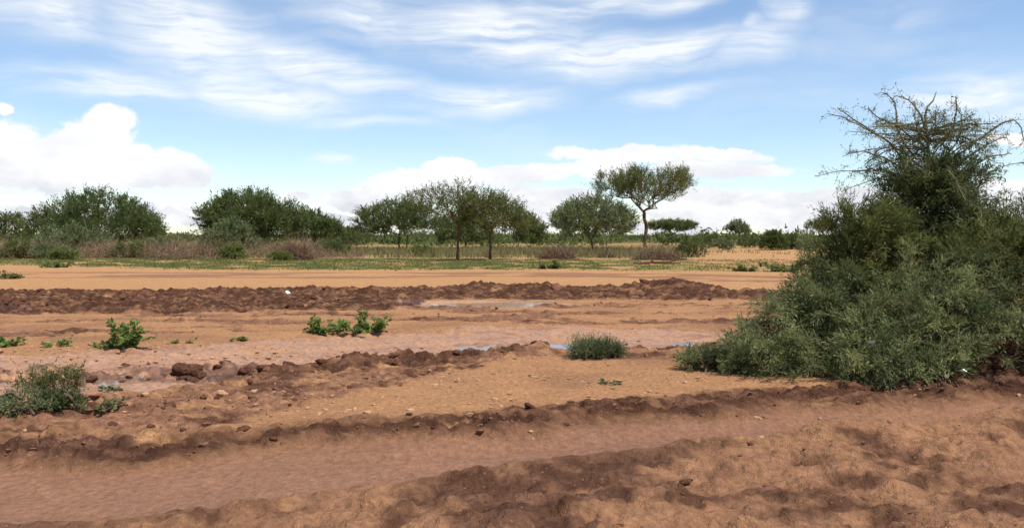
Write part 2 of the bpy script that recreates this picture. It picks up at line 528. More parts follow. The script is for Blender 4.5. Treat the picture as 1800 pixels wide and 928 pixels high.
c = c * (1 + 0.14 * n2 + 0.10 * fbm(X * 9, Y * 9, 131, 2) + muddy * 0.45 * fbm(X * 4, Y * 5, 151, 3, .7))[:, None]
far_fade = sst(55, 90, Y)
ground_me = make_mesh('ground', np.stack([X, Y, Z], -1), quads, True, {'wet': wet, 'far': far_fade}, {'soil': np.clip(c, 0.01, 1)})


def nodes_of(name):
    m = bpy.data.materials.new(name)
    m.use_nodes = True
    nt = m.node_tree
    b = nt.nodes['Principled BSDF']
    return m, nt, b


def ground_material():
    m, nt, b = nodes_of('soil')
    N, L = nt.nodes.new, nt.links.new
    geo = N('ShaderNodeNewGeometry')
    col = N('ShaderNodeAttribute'); col.attribute_name = 'soil'
    wt_ = N('ShaderNodeAttribute'); wt_.attribute_name = 'wet'

    def noise(scale, detail, rough=0.6):
        n = N('ShaderNodeTexNoise')
        n.inputs['Scale'].default_value, n.inputs['Detail'].default_value, n.inputs['Roughness'].default_value = scale, detail, rough
        L(geo.outputs['Position'], n.inputs['Vector'])
        return n.outputs['Fac']
    crumbs, grit = noise(14, 5, 0.65), noise(70, 3, 0.6)
    mr = N('ShaderNodeMapRange')
    mr.inputs['From Min'].default_value, mr.inputs['From Max'].default_value = 0.3, 0.7
    mr.inputs['To Min'].default_value, mr.inputs['To Max'].default_value = 0.74, 1.22
    L(crumbs, mr.inputs['Value'])
    sc = N('ShaderNodeVectorMath'); sc.operation = 'SCALE'
    L(col.outputs['Color'], sc.inputs[0]); L(mr.outputs['Result'], sc.inputs['Scale'])
    # pale grit pressed into the soil
    vor = N('ShaderNodeTexVoronoi'); vor.inputs['Scale'].default_value = 26
    L(geo.outputs['Position'], vor.inputs['Vector'])
    spot = N('ShaderNodeMapRange'); spot.interpolation_type = 'SMOOTHSTEP'
    spot.inputs['From Min'].default_value, spot.inputs['From Max'].default_value = 0.30, 0.20
    L(vor.outputs['Distance'], spot.inputs['Value'])
    sepc = N('ShaderNodeSeparateColor'); L(vor.outputs['Color'], sepc.inputs[0])
    pick = N('ShaderNodeMath'); pick.operation = 'GREATER_THAN'; pick.inputs[1].default_value = 0.83
    L(sepc.outputs[0], pick.inputs[0])
    mm = N('ShaderNodeMath'); mm.operation = 'MULTIPLY'; L(spot.outputs['Result'], mm.inputs[0]); L(pick.outputs[0], mm.inputs[1])
    m2 = N('ShaderNodeMath'); m2.operation = 'MULTIPLY'; m2.inputs[1].default_value = 0.22; L(mm.outputs[0], m2.inputs[0])
    mix = N('ShaderNodeMix'); mix.data_type = 'RGBA'; mix.inputs['B'].default_value = (.52, .36, .22, 1)
    L(m2.outputs[0], mix.inputs['Factor']); L(sc.outputs[0], mix.inputs['A'])
    L(mix.outputs['Result'], b.inputs['Base Color'])
    rg = N('ShaderNodeMapRange'); rg.inputs['To Min'].default_value, rg.inputs['To Max'].default_value = 0.95, 0.38
    L(wt_.outputs['Fac'], rg.inputs['Value']); L(rg.outputs['Result'], b.inputs['Roughness'])
    sl = N('ShaderNodeMapRange'); sl.inputs['From Min'].default_value = 0.5; sl.inputs['To Min'].default_value, sl.inputs['To Max'].default_value = 0.03, 0.30
    L(wt_.outputs['Fac'], sl.inputs['Value']); L(sl.outputs['Result'], b.inputs['Specular IOR Level'])
    add = N('ShaderNodeMath'); add.operation = 'ADD'; L(crumbs, add.inputs[0])
    g2 = N('ShaderNodeMath'); g2.operation = 'MULTIPLY'; g2.inputs[1].default_value = 0.35; L(grit, g2.inputs[0]); L(g2.outputs[0], add.inputs[1])
    v2 = N('ShaderNodeTexVoronoi'); v2.inputs['Scale'].default_value = 13; L(geo.outputs['Position'], v2.inputs['Vector'])
    v3 = N('ShaderNodeMath'); v3.operation = 'MULTIPLY_ADD'; v3.inputs[1].default_value = -0.45; L(v2.outputs['Distance'], v3.inputs[0]); L(add.outputs[0], v3.inputs[2])
    add = v3
    bump = N('ShaderNodeBump'); bs = N('ShaderNodeMapRange'); bs.inputs['From Min'].default_value, bs.inputs['From Max'].default_value = 0.5, 0.85; bs.inputs['To Min'].default_value, bs.inputs['To Max'].default_value = 1.0, 0.3; L(wt_.outputs['Fac'], bs.inputs['Value']); L(bs.outputs['Result'], bump.inputs['Strength']); bump.inputs['Distance'].default_value = 0.06
    L(add.outputs[0], bump.inputs['Height']); L(bump.outputs[0], b.inputs['Normal'])
    return m


ground = link('ground', ground_me, ground_material())
ground['kind'] = 'structure'


def gz(x, y):
    return float(height(np.array([x]), np.array([y]))[0])


# ------------------------------------------------------------------ puddles
def water_material(name, colour):
    m, nt, b = nodes_of(name)
    b.inputs['Base Color'].default_value = (*colour, 1)
    b.inputs['Roughness'].default_value = 0.10
    b.inputs['IOR'].default_value = 1.33
    n = nt.nodes.new('ShaderNodeTexNoise'); n.inputs['Scale'].default_value = 9
    bp = nt.nodes.new('ShaderNodeBump'); bp.inputs['Strength'].default_value = 0.05; bp.inputs['Distance'].default_value = 0.01
    nt.links.new(n.outputs['Fac'], bp.inputs['Height']); nt.links.new(bp.outputs[0], b.inputs['Normal'])
    return m


water_mats = [water_material('muddy_water', (.20, .13, .09)), water_material('silty_water', (.36, .23, .14))]
for k, (cx, cy, lx, ly) in enumerate(PW):
    a = np.linspace(0, 2 * PI, 40, endpoint=False)
    rr = 1.25 + 0.1 * np.sin(3 * a + k)
    px, py = cx + lx * rr * np.cos(a), cy + ly * rr * np.sin(a)
    rim = height(cx + lx * 1.3 * np.cos(a), cy + ly * 1.3 * np.sin(a))
    mid = gz(cx, cy)
    lvl = min(np.percentile(rim, 35), mid + 0.14)
    v = np.concatenate([np.stack([px, py, np.full(40, lvl)], -1), [[cx, cy, lvl]]])
    f = np.array([[i, (i + 1) % 40, 40] for i in range(40)])
    p = link('puddle', make_mesh('puddle', v, f, True), water_mats[1 if k == 5 else 0])
    p['kind'] = 'structure'


# ------------------------------------------------------------------ clods and stones on the ground (children of the ground)
def plain_material(name, c0, c1, rough=0.9, scale=12.0, bump=0.5, dist=0.02):
    m, nt, b = nodes_of(name)
    N, L = nt.nodes.new, nt.links.new
    geo = N('ShaderNodeNewGeometry')
    n = N('ShaderNodeTexNoise'); n.inputs['Scale'].default_value = scale; n.inputs['Detail'].default_value = 5
    L(geo.outputs['Position'], n.inputs['Vector'])
    r = N('ShaderNodeValToRGB'); r.color_ramp.elements[0].position, r.color_ramp.elements[1].position = .32, .68
    r.color_ramp.elements[0].color, r.color_ramp.elements[1].color = (*c0, 1), (*c1, 1)
    L(n.outputs['Fac'], r.inputs[0]); L(r.outputs[0], b.inputs['Base Color'])
    b.inputs['Roughness'].default_value = rough
    b.inputs['Specular IOR Level'].default_value = 0.08
    bp = N('ShaderNodeBump'); bp.inputs['Strength'].default_value = bump; bp.inputs['Distance'].default_value = dist
    L(n.outputs['Fac'], bp.inputs['Height']); L(bp.outputs[0], b.inputs['Normal'])
    return m


clod_mats = [plain_material('dark_mud', (.055, .025, .015), (.140, .060, .036), .9, 22, 1.0, .05),
             plain_material('brown_mud', (.13, .060, .034), (.23, .108, .062), .9, 22, 1.0, .05)]
stone_mat = plain_material('pale_stone', (.30, .16, .08), (.44, .27, .15), .9, 20, .3)


def ico(sub):
    import bmesh
    bm = bmesh.new()
    bmesh.ops.create_icosphere(bm, subdivisions=sub, radius=1)
    v = np.array([q.co[:] for q in bm.verts])
    f = np.array([[q.index for q in t.verts] for t in bm.faces])
    bm.free()
    return v, f


ICO_V, ICO_F = ico(2)
ICO1_V, ICO1_F = ico(1)


def lump_mesh(name, seed, amount, mat, base=(ICO_V, ICO_F), flat=0.7):
    r = np.random.default_rng(seed)
    v = base[0].copy()
    for _ in range(5):
        d = r.normal(size=3); d /= np.linalg.norm(d)
        v *= (1 + amount * np.clip(v @ d, 0, None) * r.uniform(-.8, .9))[:, None]
    v *= (1 + r.normal(0, amount * 0.28, len(v)))[:, None]
    v[:, 2] *= flat
    me = make_mesh(name, v, base[1], base is not None and len(base[0]) > 20)
    me.materials.append(mat)
    return me


rng = np.random.default_rng(5)
clod_me = [lump_mesh('mud_clod', 10 + k, 0.5, clod_mats[0 if k < 4 else 1]) for k in range(6)]


def scatter_on(mask_name, n, ybounds, xs=0.60, power=1.0, fn=None):
    """random points on the ground weighted by a soil mask"""
    got = []
    while len(got) < n:
        yy = rng.uniform(ybounds[0] ** .5, ybounds[1] ** .5, 3000) ** 2
        xx = rng.uniform(-xs, xs, 3000) * yy
        s = soil(xx, yy)
        w = fn(xx, yy, s) if fn else s[mask_name]
        ok = rng.random(3000) < w ** power
        got += list(zip(xx[ok], yy[ok]))
    return np.array(got[:n])


for mask, n, yb, r0, r1 in (('berm', 105, (24, 33), .07, .20), ('clods', 70, (12.5, 17), .04, .12), ('bank', 60, (8.5, 12.5), .025, .085),
                            ('mudleft', 40, (9, 14), .03, .09), ('near', 20, (6, 9.5), .025, .07)):
    P = scatter_on(mask, n, yb)
    hz = height(P[:, 0], P[:, 1])
    for (x, y), z in zip(P, hz):
        k = rng.integers(0, 4) if rng.random() < .75 else rng.integers(4, 6)
        o = link('mud_clod', clod_me[k], parent=ground, loc=(x, y, z - .01))
        s = r0 + (r1 - r0) * rng.random() ** 2.2
        o.scale = (s * rng.uniform(.8, 1.4), s * rng.uniform(.8, 1.2), s * rng.uniform(.6, .95))
        o.rotation_euler = (rng.normal(0, .25), rng.normal(0, .25), rng.uniform(0, 6.28))

# the dark heap on the track and the crest of thrown-up mud beside it
for px, py, sx, sz in ((292, 656, .10, .10), (306, 654, .13, .13), (322, 653, .15, .15), (338, 652, .14, .16), (350, 652, .11, .12), (364, 653, .08, .07), (315, 658, .10, .07), (342, 657, .09, .07),
                       (428, 652, .10, .10), (440, 650, .12, .13), (456, 651, .11, .09), (470, 648, .12, .13), (486, 648, .11, .10), (500, 646, .13, .14), (512, 645, .11, .12), (528, 645, .10, .09),
                       (541, 643, .12, .12), (556, 641, .13, .12), (575, 641, .10, .09), (598, 638, .10, .09), (640, 636, .09, .08), (690, 630, .09, .08), (805, 624, .11, .10), (830, 620, .10, .09),
                       (905, 617, .11, .11), (925, 615, .11, .10), (945, 612, .12, .15), (955, 612, .11, .13)):
    x, y = on_ground(px, py)
    o = link('mud_clod', clod_me[int(rng.integers(0, 4))], parent=ground, loc=(x, y, float(height(np.array([x]), np.array([y]))[0]) + sz * .15))
    o.scale = (sx * rng.uniform(.9, 1.3), sx, sz)
    o.rotation_euler = (rng.normal(0, .2), rng.normal(0, .2), rng.uniform(0, 6.28))

stone_me = [lump_mesh('stone', 40 + k, 0.5, stone_mat, (ICO1_V, ICO1_F), .85) for k in range(5)]


def gravel_where(x, y, s):
    strip = ribbon(x, y, [(0, 604), (300, 600), (700, 606), (1000, 600)], [(0, 668), (300, 640), (700, 626), (1000, 615)], .2)
    apron = ribbon(x, y, [(500, 690), (900, 625), (1280, 600), (1500, 640)], [(500, 735), (900, 715), (1300, 690), (1500, 672)], .2)
    apron = apron * sst(-.1, .3, fbm(x * .7, y * .7, 7, 3))
    return np.clip(0.8 * strip + 0.9 * apron + .02, 0, 1) * (1 - s['clods'])


P = scatter_on(None, 1900, (9, 20), fn=gravel_where)
size = 0.008 + 0.024 * rng.random(len(P)) ** 3
order = np.argsort(-size / P[:, 1])
P, size = P[order], size[order]
hz = height(P[:, 0], P[:, 1])
for i in range(90):
    o = link('stone', stone_me[i % 5], parent=ground, loc=(P[i, 0], P[i, 1], hz[i]))
    s = size[i] * 1.15
    o.scale = (s * rng.uniform(.9, 1.6), s, s * rng.uniform(.7, 1.1))
    o.rotation_euler = (rng.normal(0, .2), rng.normal(0, .2), rng.uniform(0, 6.28))
V, F = [], []
base_v = [np.array([q.co[:] for q in m.vertices]) for m in stone_me]
for i in range(90, len(P)):
    V.append(base_v[i % 5] * size[i] * rng.uniform(.7, 1.3, 3) + (P[i, 0], P[i, 1], hz[i]))
    F.append(ICO1_F + (i - 90) * len(ICO1_V))
o = link('gravel', make_mesh('gravel', np.concatenate(V), np.concatenate(F)), stone_mat, ground)
o['kind'] = 'stuff'


# small crumbs of dark soil strewn over everything near
P = scatter_on(None, 1500, (8, 30), fn=lambda x, y, s: np.clip(.035 + s['mudleft'] + .8 * s['clods'] + .8 * s['bank'] + .5 * s['berm'] + .35 * s['streak'], 0, 1) * (1 - .7 * s['track']))
hz = height(P[:, 0], P[:, 1])
size = (0.008 + 0.026 * rng.random(len(P)) ** 3) * (.6 + P[:, 1] / 25)
V, F = [], []
for i in range(len(P)):
    V.append(base_v[i % 5] * size[i] * rng.uniform(.6, 1.4, 3) + (P[i, 0], P[i, 1], hz[i]))
    F.append(ICO1_F + i * len(ICO1_V))
o = link('soil_crumbs', make_mesh('soil_crumbs', np.concatenate(V), np.concatenate(F)), clod_mats[1], ground)
o['kind'] = 'stuff'


# ------------------------------------------------------------------ plants: building blocks
def unit(v):
    return v / np.maximum(np.linalg.norm(v, axis=-1, keepdims=True), 1e-9)


def tubes(paths, radii, sides=4):
    """paths (p,k,3), radii (p,k) -> verts, quads"""
    paths, radii = np.asarray(paths, float), np.asarray(radii, float)
    p, k, _ = paths.shape
    t = unit(np.gradient(paths, axis=1))
    ref = np.where(np.abs(t[..., 2:3]) > 0.8, np.array([1.0, 0, 0]), np.array([0, 0, 1.0]))
    a = unit(np.cross(t, ref)); b = np.cross(t, a)
    ang = np.linspace(0, 2 * PI, sides, endpoint=False)
    ring = a[:, :, None] * np.cos(ang)[:, None] + b[:, :, None] * np.sin(ang)[:, None]
    v = paths[:, :, None] + ring * radii[:, :, None, None]
    i = np.arange(p * k * sides).reshape(p, k, sides)
    f = np.stack([i[:, :-1], np.roll(i, -1, 2)[:, :-1], np.roll(i, -1, 2)[:, 1:], i[:, 1:]], -1).reshape(-1, 4)
    return v.reshape(-1, 3), f


def joined(parts):
    V, F, n = [], [], 0
    for v, f in parts:
        V.append(v); F.append(f + n); n += len(v)
    return np.concatenate(V), np.concatenate(F)


def leaves(r, base, dirs, length, n, leaf_l, leaf_w, spread=0.8, droop=0.1, tint=None):
    """feathery sprays: n small leaf blades on each twig (base, dirs) -> verts, quads, tint"""
    m = len(base)
    length = np.broadcast_to(length, (m,))
    t = (np.arange(n)[None, :] + r.random((m, n))) / n
    d = unit(dirs)[:, None, :]
    pos = base[:, None, :] + d * (t * length[:, None])[..., None]
    pos[..., 2] -= droop * (t * length[:, None]) ** 2 / np.maximum(length[:, None], .01)
    pos = pos + r.normal(0, 1, pos.shape) * (0.06 * length)[:, None, None]
    ld = unit(d + spread * r.normal(0, 1, (m, n, 3)))
    side = unit(np.cross(ld, r.normal(0, 1, (m, n, 3)) + np.array([0, 0, 1.6])))
    L = leaf_l * r.uniform(.6, 1.3, (m, n, 1)); W = leaf_w * r.uniform(.7, 1.3, (m, n, 1))
    mid = pos + ld * L * 0.45
    v = np.stack([pos, mid + side * W * .5, pos + ld * L, mid - side * W * .5], 2).reshape(-1, 3)
    f = np.arange(len(v)).reshape(-1, 4)
    tn = (r.random(m) if tint is None else tint)[:, None] * 0.7 + 0.3 * r.random((m, n))
    return v, f, np.repeat(tn.ravel(), 4)


def leaf_material(name, dark, mid, light, trans=0.3):
    m = bpy.data.materials.new(name)
    m.use_nodes = True
    nt = m.node_tree
    N, L = nt.nodes.new, nt.links.new
    nt.nodes.clear()
    at_ = N('ShaderNodeAttribute'); at_.attribute_name = 'tint'
    r = N('ShaderNodeValToRGB')
    e = r.color_ramp.elements
    e[0].position, e[0].color = 0.1, (*dark, 1)
    e[1].position, e[1].color = 0.9, (*light, 1)
    x = e.new(0.5); x.color = (*mid, 1)
    L(at_.outputs['Fac'], r.inputs[0])
    df, tr = N('ShaderNodeBsdfPrincipled'), N('ShaderNodeBsdfTranslucent')
    df.inputs['Roughness'].default_value = 0.6
    df.inputs['Specular IOR Level'].default_value = 0.25
    L(r.outputs[0], df.inputs['Base Color']); L(r.outputs[0], tr.inputs['Color'])
    mx = N('ShaderNodeMixShader'); mx.inputs[0].default_value = trans
    L(df.outputs[0], mx.inputs[1]); L(tr.outputs[0], mx.inputs[2])
    out = N('ShaderNodeOutputMaterial'); L(mx.outputs[0], out.inputs[0])
    return m


LEAF = {
    'acacia': leaf_material('acacia_leaf', (.058, .082, .025), (.108, .138, .041), (.180, .205, .066), .45),
    'olive': leaf_material('olive_leaf', (.075, .092, .024), (.125, .142, .038), (.185, .195, .060), .42),
    'grey': leaf_material('grey_green_leaf', (.075, .100, .042), (.165, .195, .082), (.280, .300, .140), .45),
    'thicket': leaf_material('thicket_leaf', (.070, .092, .036), (.165, .190, .074), (.295, .310, .125), .45),
    'bright': leaf_material('bright_leaf', (.105, .170, .034), (.175, .245, .058), (.260, .320, .090), .45),
    'yellowed': leaf_material('yellowed_leaf', (.085, .088, .030), (.135, .132, .050), (.190, .180, .080), .4),
    'grass': leaf_material('grass_blade', (.100, .130, .030), (.160, .185, .050), (.240, .240, .080), .4),
    'straw': leaf_material('dry_grass_blade', (.170, .140, .060), (.250, .205, .095), (.210, .220, .080), .3),
    'dry': leaf_material('dead_twig', (.150, .095, .055), (.230, .150, .090), (.310, .220, .130), 0.0),
    'rust': leaf_material('rusty_dead_twig', (.100, .052, .032), (.155, .085, .052), (.235, .145, .090), 0.0),
}
BARK = plain_material('bark', (.075, .050, .034), (.165, .115, .080), .9, 9, .6)
BARK_OLIVE = plain_material('olive_bark', (.13, .115, .070), (.25, .22, .14), .9, 9, .6)
BARK_PALE = plain_material('pale_bark', (.16, .11, .08), (.28, .20, .15), .9, 9, .6)
BARK_RED = plain_material('reddish_bark', (.085, .042, .028), (.17, .085, .058), .9, 9, .6)


def skeleton(r, roots, pts, stray=0.35, bend=0.10, r_tip=0.012, r_max=0.2, k=4, expo=2.3):
    """grow branches from the trunk nodes (roots: list of xyz, first = base) out to every point of the crown"""
    nodes = [np.array(q, float) for q in roots]
    par = [-1] + list(range(len(roots) - 1))
    plen = [0.0]
    for i in range(1, len(nodes)):
        plen.append(plen[-1] + np.linalg.norm(nodes[i] - nodes[i - 1]) * 0.3)
    top = nodes[-1]
    A = np.empty((len(nodes) + len(pts), 3)); PL = np.empty(len(A))
    n0 = len(nodes)
    A[:n0] = nodes; PL[:n0] = plen
    order_ = np.argsort(np.linalg.norm(pts - top, axis=1))
    n = n0
    first = max(0, n0 - 3)
    for i in order_:
        p = pts[i]
        dv = p - A[first:n]
        d = np.linalg.norm(dv, axis=1)
        j = first + int(np.argmin(d + stray * PL[first:n] + 0.5 * np.clip(-dv[:, 2], 0, None)))
        A[n] = p; PL[n] = PL[j] + np.linalg.norm(p - A[j]); par.append(j)
        n += 1
    par = np.array(par)
    w = np.zeros(n)
    kids = np.zeros(n, int)
    for i in range(n - 1, 0, -1):
        if kids[i] == 0:
            w[i] = r_tip ** expo
        kids[par[i]] += 1
        w[par[i]] += w[i]
    rad = np.minimum(w ** (1 / expo), r_max)
    a, b = A[par[1:]], A[1:]
    s = np.linspace(0, 1, k)[None, :, None]
    path = a[:, None] * (1 - s) + b[:, None] * s
    ln = np.linalg.norm(b - a, axis=1)
    off = r.normal(0, 1, (n - 1, 3)) * (bend * ln)[:, None]
    off[:n0 - 1] *= 0.4
    off[:, 2] = np.abs(off[:, 2]) * .4
    path = path + off[:, None] * np.sin(s * PI)
    ra = np.minimum(rad[par[1:]], rad[1:] * 1.6)
    rr = ra[:, None] * (1 - s[..., 0]) + rad[1:][:, None] * s[..., 0]
    return A, par, kids, path, rr, n0


def crown_points(r, n, R, h, ktop, zb, kb, shell=0.55, lumps=0.22, depth=1.0, cx=0.0, powr=1.4):
    """points through a crown: radius R, top h - ktop at the rim, underside zb at the middle rising by kb at the rim"""
    a = r.uniform(0, 2 * PI, n)
    q = r.random(n) ** 0.5
    lob = 1 + lumps * (np.sin(2 * a + r.uniform(0, 6)) * .5 + np.sin(3 * a + r.uniform(0, 6)) * .5 + np.sin(5 * a + r.uniform(0, 6)) * .4)
    ztop = h - ktop * q ** 2 + lumps * 0.9 * (np.sin(a * 3 + q * 7 + r.uniform(0, 6)) + np.sin(a * 5 - q * 9)) * 0.35
    zbot = zb + kb * q ** powr
    w = r.random(n) ** shell
    return np.stack([cx + q * R * lob * np.cos(a), q * R * lob * depth * np.sin(a), zbot + (ztop - zbot) * w], -1)


def tree(name, label, px, d, R, h, crown, leaf='acacia', seed=1, n=230, sprays=6, per=11, leaf_l=.34, leaf_w=.084, spray_l=.75,
         fork=.35, lean=0.0, trunk_r=.16, bark=None, cat='tree', group=None, up=.5, extra_trunks=(), bare=0.0, base_dz=0.0, cover=1.0, rtip=0.012):
    """crown = (ktop, zb, kb, shell, lumps)"""
    r = np.random.default_rng(seed)
    x = (px - 900) / FPX * d
    z = gz(x, d) - 0.05 + base_dz
    t = thing(name, label, cat, (x, d, z), group)
    bark = bark or BARK
    pts = crown_points(r, n, R, h, *crown[:3], shell=crown[3], lumps=crown[4])
    zf = crown[1] * (1 - fork) + fork * 0.4 * h if crown[1] > 0.6 else 0.35
    zf = max(zf, .25)
    sway = r.normal(0, .03, (4, 2)) * zf
    roots = [(0, 0, 0)] + [(lean * zf * q + sway[i, 0], sway[i, 1], zf * q) for i, q in enumerate((.3, .6, .85, 1.0))]
    A, par, kids, path, rr, n0 = skeleton(r, roots, pts, r_tip=rtip, r_max=trunk_r)
    rr[:n0 - 1] = np.maximum(rr[:n0 - 1], 0)
    flare = np.linspace(1.35, 1.0, path.shape[1])
    rr[0] *= flare
    tv, tf = tubes(path[:n0 - 1], rr[:n0 - 1], 8)
    link('trunk', make_mesh('trunk', tv, tf, True), bark, t)
    for (ex, ez) in extra_trunks:
        q = np.linspace(0, 1, 6)[None, :, None]
        pth = np.array([ex * .55, r.normal(0, .2), 0]) * (1 - q) + np.array([ex, r.normal(0, .3), ez]) * q
        pth = pth + np.array([.12, 0, 0]) * np.sin(q * PI * 1.5)
        tv, tf = tubes(pth, np.linspace(trunk_r * .75, trunk_r * .4, 6)[None], 7)
        link('trunk', make_mesh('trunk', tv, tf, True), bark, t)
    bv, bf = tubes(path[n0 - 1:], np.maximum(rr[n0 - 1:], rtip * .8), 3)
    link('branches', make_mesh('branches', bv, bf, True), bark, t)['kind'] = 'stuff'
    # foliage
    ends = np.arange(n0, len(A))
    keep = ends[r.random(len(ends)) < cover]
    hz_ = (A[keep, 2] - crown[1]) / max(h - crown[1], .1)
    if bare > 0:
        keep = keep[r.random(len(keep)) > bare * np.clip(hz_, 0, 1)]
    base = np.repeat(A[keep], sprays, 0)
    along = np.repeat(unit(A[keep] - A[par[keep]]), sprays, 0)
    back = r.random((len(base), 1)) * np.repeat(np.linalg.norm(A[keep] - A[par[keep]], axis=1), sprays)[:, None] * 0.5
    base = base - along * back
    outw = unit(base - np.array([roots[-1]]) * np.array([1, 1, .8]))
    dirs = unit(0.55 * along + 0.5 * outw + up * np.array([0, 0, 1.0]) + 0.55 * r.normal(0, 1, base.shape))
    clump = np.repeat(np.clip(r.normal(.5, .22, len(keep)), 0, 1), sprays)
    v, f, tn = leaves(r, base, dirs, spray_l * r.uniform(.6, 1.45, len(base)), per, leaf_l, leaf_w, spread=.42, tint=clump)
    link('crown', make_mesh('crown', v, f, False, {'tint': tn}), LEAF[leaf], t)
    return t


# ------------------------------------------------------------------ trees of the plain, left to right
tree('acacia_tree', 'dark flat topped tree cut off by the left edge of the photo', 12, 125, 2.9, 4.9, (.8, 1.3, .8, .6, .25), seed=3, n=150, sprays=5)
tree('acacia_tree', 'wide spreading feathery acacia with upswept grey green crown at far left', 172, 95, 6.9, 6.7, (3.4, .8, 1.2, .75, .16), 'acacia', seed=4, n=560, sprays=6, per=11, up=.55, spray_l=1.0, fork=.1)
tree('leafy_bush', 'pale green rounded bush in front of the wide leftmost acacia', 130, 86, 3.4, 2.7, (1.6, .3, .2, .7, .2), 'grey', seed=5, n=170, sprays=6, cat='bush', fork=.1, trunk_r=.07)
tree('acacia_tree', 'tall dense dark acacia with domed crown left of centre', 437, 91, 5.2, 6.4, (2.2, 1.1, .9, .7, .22), seed=6, n=560, sprays=6, per=11, up=.4, spray_l=.9, fork=.1)
tree('acacia_tree', 'lower dark acacia touching the right side of the dense domed one', 545, 97, 2.9, 4.6, (1.6, 1.0, .6, .7, .2), seed=7, n=200, sprays=6, up=.5)
tree('leafy_bush', 'greyish bush standing under the dense domed acacia', 405, 84, 2.2, 3.4, (1.3, .3, .2, .7, .2), 'grey', seed=8, n=150, sprays=6, cat='bush', fork=.1, trunk_r=.07)
tree('acacia_tree', 'low dark green far tree in the gap left of the two trunked acacia', 612, 150, 3.6, 3.6, (1.3, .8, .4, .6, .2), seed=9, n=130, sprays=5)
tree('acacia_tree', 'dark broad acacia with two slim trunks left of the sparse pair', 702, 108, 4.9, 6.0, (1.5, 2.0, .3, .75, .22), seed=10, n=360, sprays=6, up=.35, spray_l=.95, fork=.3, trunk_r=.15, extra_trunks=((1.1, 2.6),))
tree('acacia_tree', 'dark bushy tree behind the trunks of the two sparse acacias', 818, 118, 4.2, 4.9, (1.6, .7, .4, .7, .25), seed=11, n=260, sprays=6)
tree('acacia_tree', 'dark green low tree behind the slender pale trunked tree', 930, 122, 2.4, 4.4, (1.6, .6, .4, .7, .25), seed=12, n=150, sprays=6)
tree('acacia_tree', 'slender tree with pale thin trunk right of the sparse pair', 911, 104, 1.9, 4.9, (1.4, 2.0, .4, .7, .3), 'olive', seed=13, n=110, sprays=4, per=8, bark=BARK_PALE, trunk_r=.1, fork=.1)
tree('acacia_tree', 'taller left one of the sparse half bare acacia pair with reddish trunk', 805, 71, 3.4, 6.3, (1.4, 2.9, 1.4, .8, .25), 'olive', seed=14, n=420, sprays=5, per=9, leaf_l=.16, leaf_w=.05, spray_l=.6, bark=BARK_RED, trunk_r=.19, fork=.15, up=.3, bare=.45, rtip=.011)
tree('acacia_tree', 'shorter right one of the sparse half bare acacia pair, drooping crown', 862, 71.5, 2.8, 5.6, (1.6, 2.2, .6, .8, .3), 'olive', seed=25, n=360, sprays=6, per=10, leaf_l=.18, leaf_w=.055, spray_l=.65, bark=BARK_RED, trunk_r=.14, fork=.15, up=.0, bare=.3)
tree('acacia_tree', 'rounded broad acacia with leaning trunk left of the umbrella shaped tree', 1042, 95, 4.5, 6.0, (2.2, 1.5, .7, .7, .2), 'grey', seed=16, n=370, sprays=6, up=.4, spray_l=.95, trunk_r=.2, lean=-.12, fork=.15)
UMB = tree('umbrella_acacia', 'tallest umbrella shaped acacia with clear trunk and flat green top', 1136, 97, 5.1, 9.1, (.5, 4.5, 2.5, .9, .24), 'olive', seed=17, n=560, sprays=6, per=10, leaf_l=.32, leaf_w=.05, spray_l=.9, trunk_r=.2, lean=-.06, fork=.05, up=.95, rtip=.018, cover=.68)
tree('umbrella_acacia', 'distant dark flat topped tree just right of the tall umbrella acacia', 1181, 165, 4.2, 4.5, (.7, 2.1, .9, .6, .15), seed=18, n=220, sprays=6, spray_l=.8, leaf_l=.3, leaf_w=.11)
tree('acacia_tree', 'small lone distant tree with round head against the cloud', 1297, 165, 2.0, 4.6, (1.4, 1.6, .5, .7, .3), 'grey', seed=19, n=120, sprays=5, trunk_r=.1)
tree('thorn_bush', 'dark conical bush at right end of the fallen branches', 1215, 80, 1.1, 2.0, (1.3, .05, .1, .8, .25), seed=20, n=110, sprays=6, per=9, leaf_l=.15, leaf_w=.05, spray_l=.4, cat='bush', fork=.1, trunk_r=.06)
tree('thorn_bush', 'upright dark bush right of the small lone distant tree', 1358, 118, 1.5, 2.6, (1.3, .1, .1, .8, .25), seed=21, n=110, sprays=6, cat='bush', fork=.1, trunk_r=.06, spray_l=.5)
tree('thorn_bush', 'low round bush beside the upright dark one, nearer the big thorn tree', 1391, 122, 1.6, 1.9, (.9, .1, .1, .8, .25), seed=22, n=100, sprays=6, cat='bush', fork=.1, trunk_r=.06, spray_l=.5)
tree('acacia_tree', 'brownish far tree half hidden by the left edge of the big thicket', 1446, 135, 1.9, 4.2, (.8, 2.2, .5, .7, .25), 'yellowed', seed=23, n=110, sprays=4, bark=BARK_PALE, trunk_r=.1)
tree('leafy_bush', 'light green rounded bush at the foot of the brown brush bank', 412, 73, .95, 1.25, (.6, .05, .1, .8, .25), 'grass', seed=26, n=80, sprays=6, per=9, leaf_l=.16, leaf_w=.06, spray_l=.35, cat='bush', fork=.1, trunk_r=.05)
tree('leafy_bush', 'small green bush beside the rusty brush heap left of centre', 493, 70, .8, .75, (.4, .05, .1, .8, .25), 'grass', seed=27, n=60, sprays=6, per=9, leaf_l=.14, leaf_w=.05, spray_l=.3, cat='bush', fork=.1, trunk_r=.04)


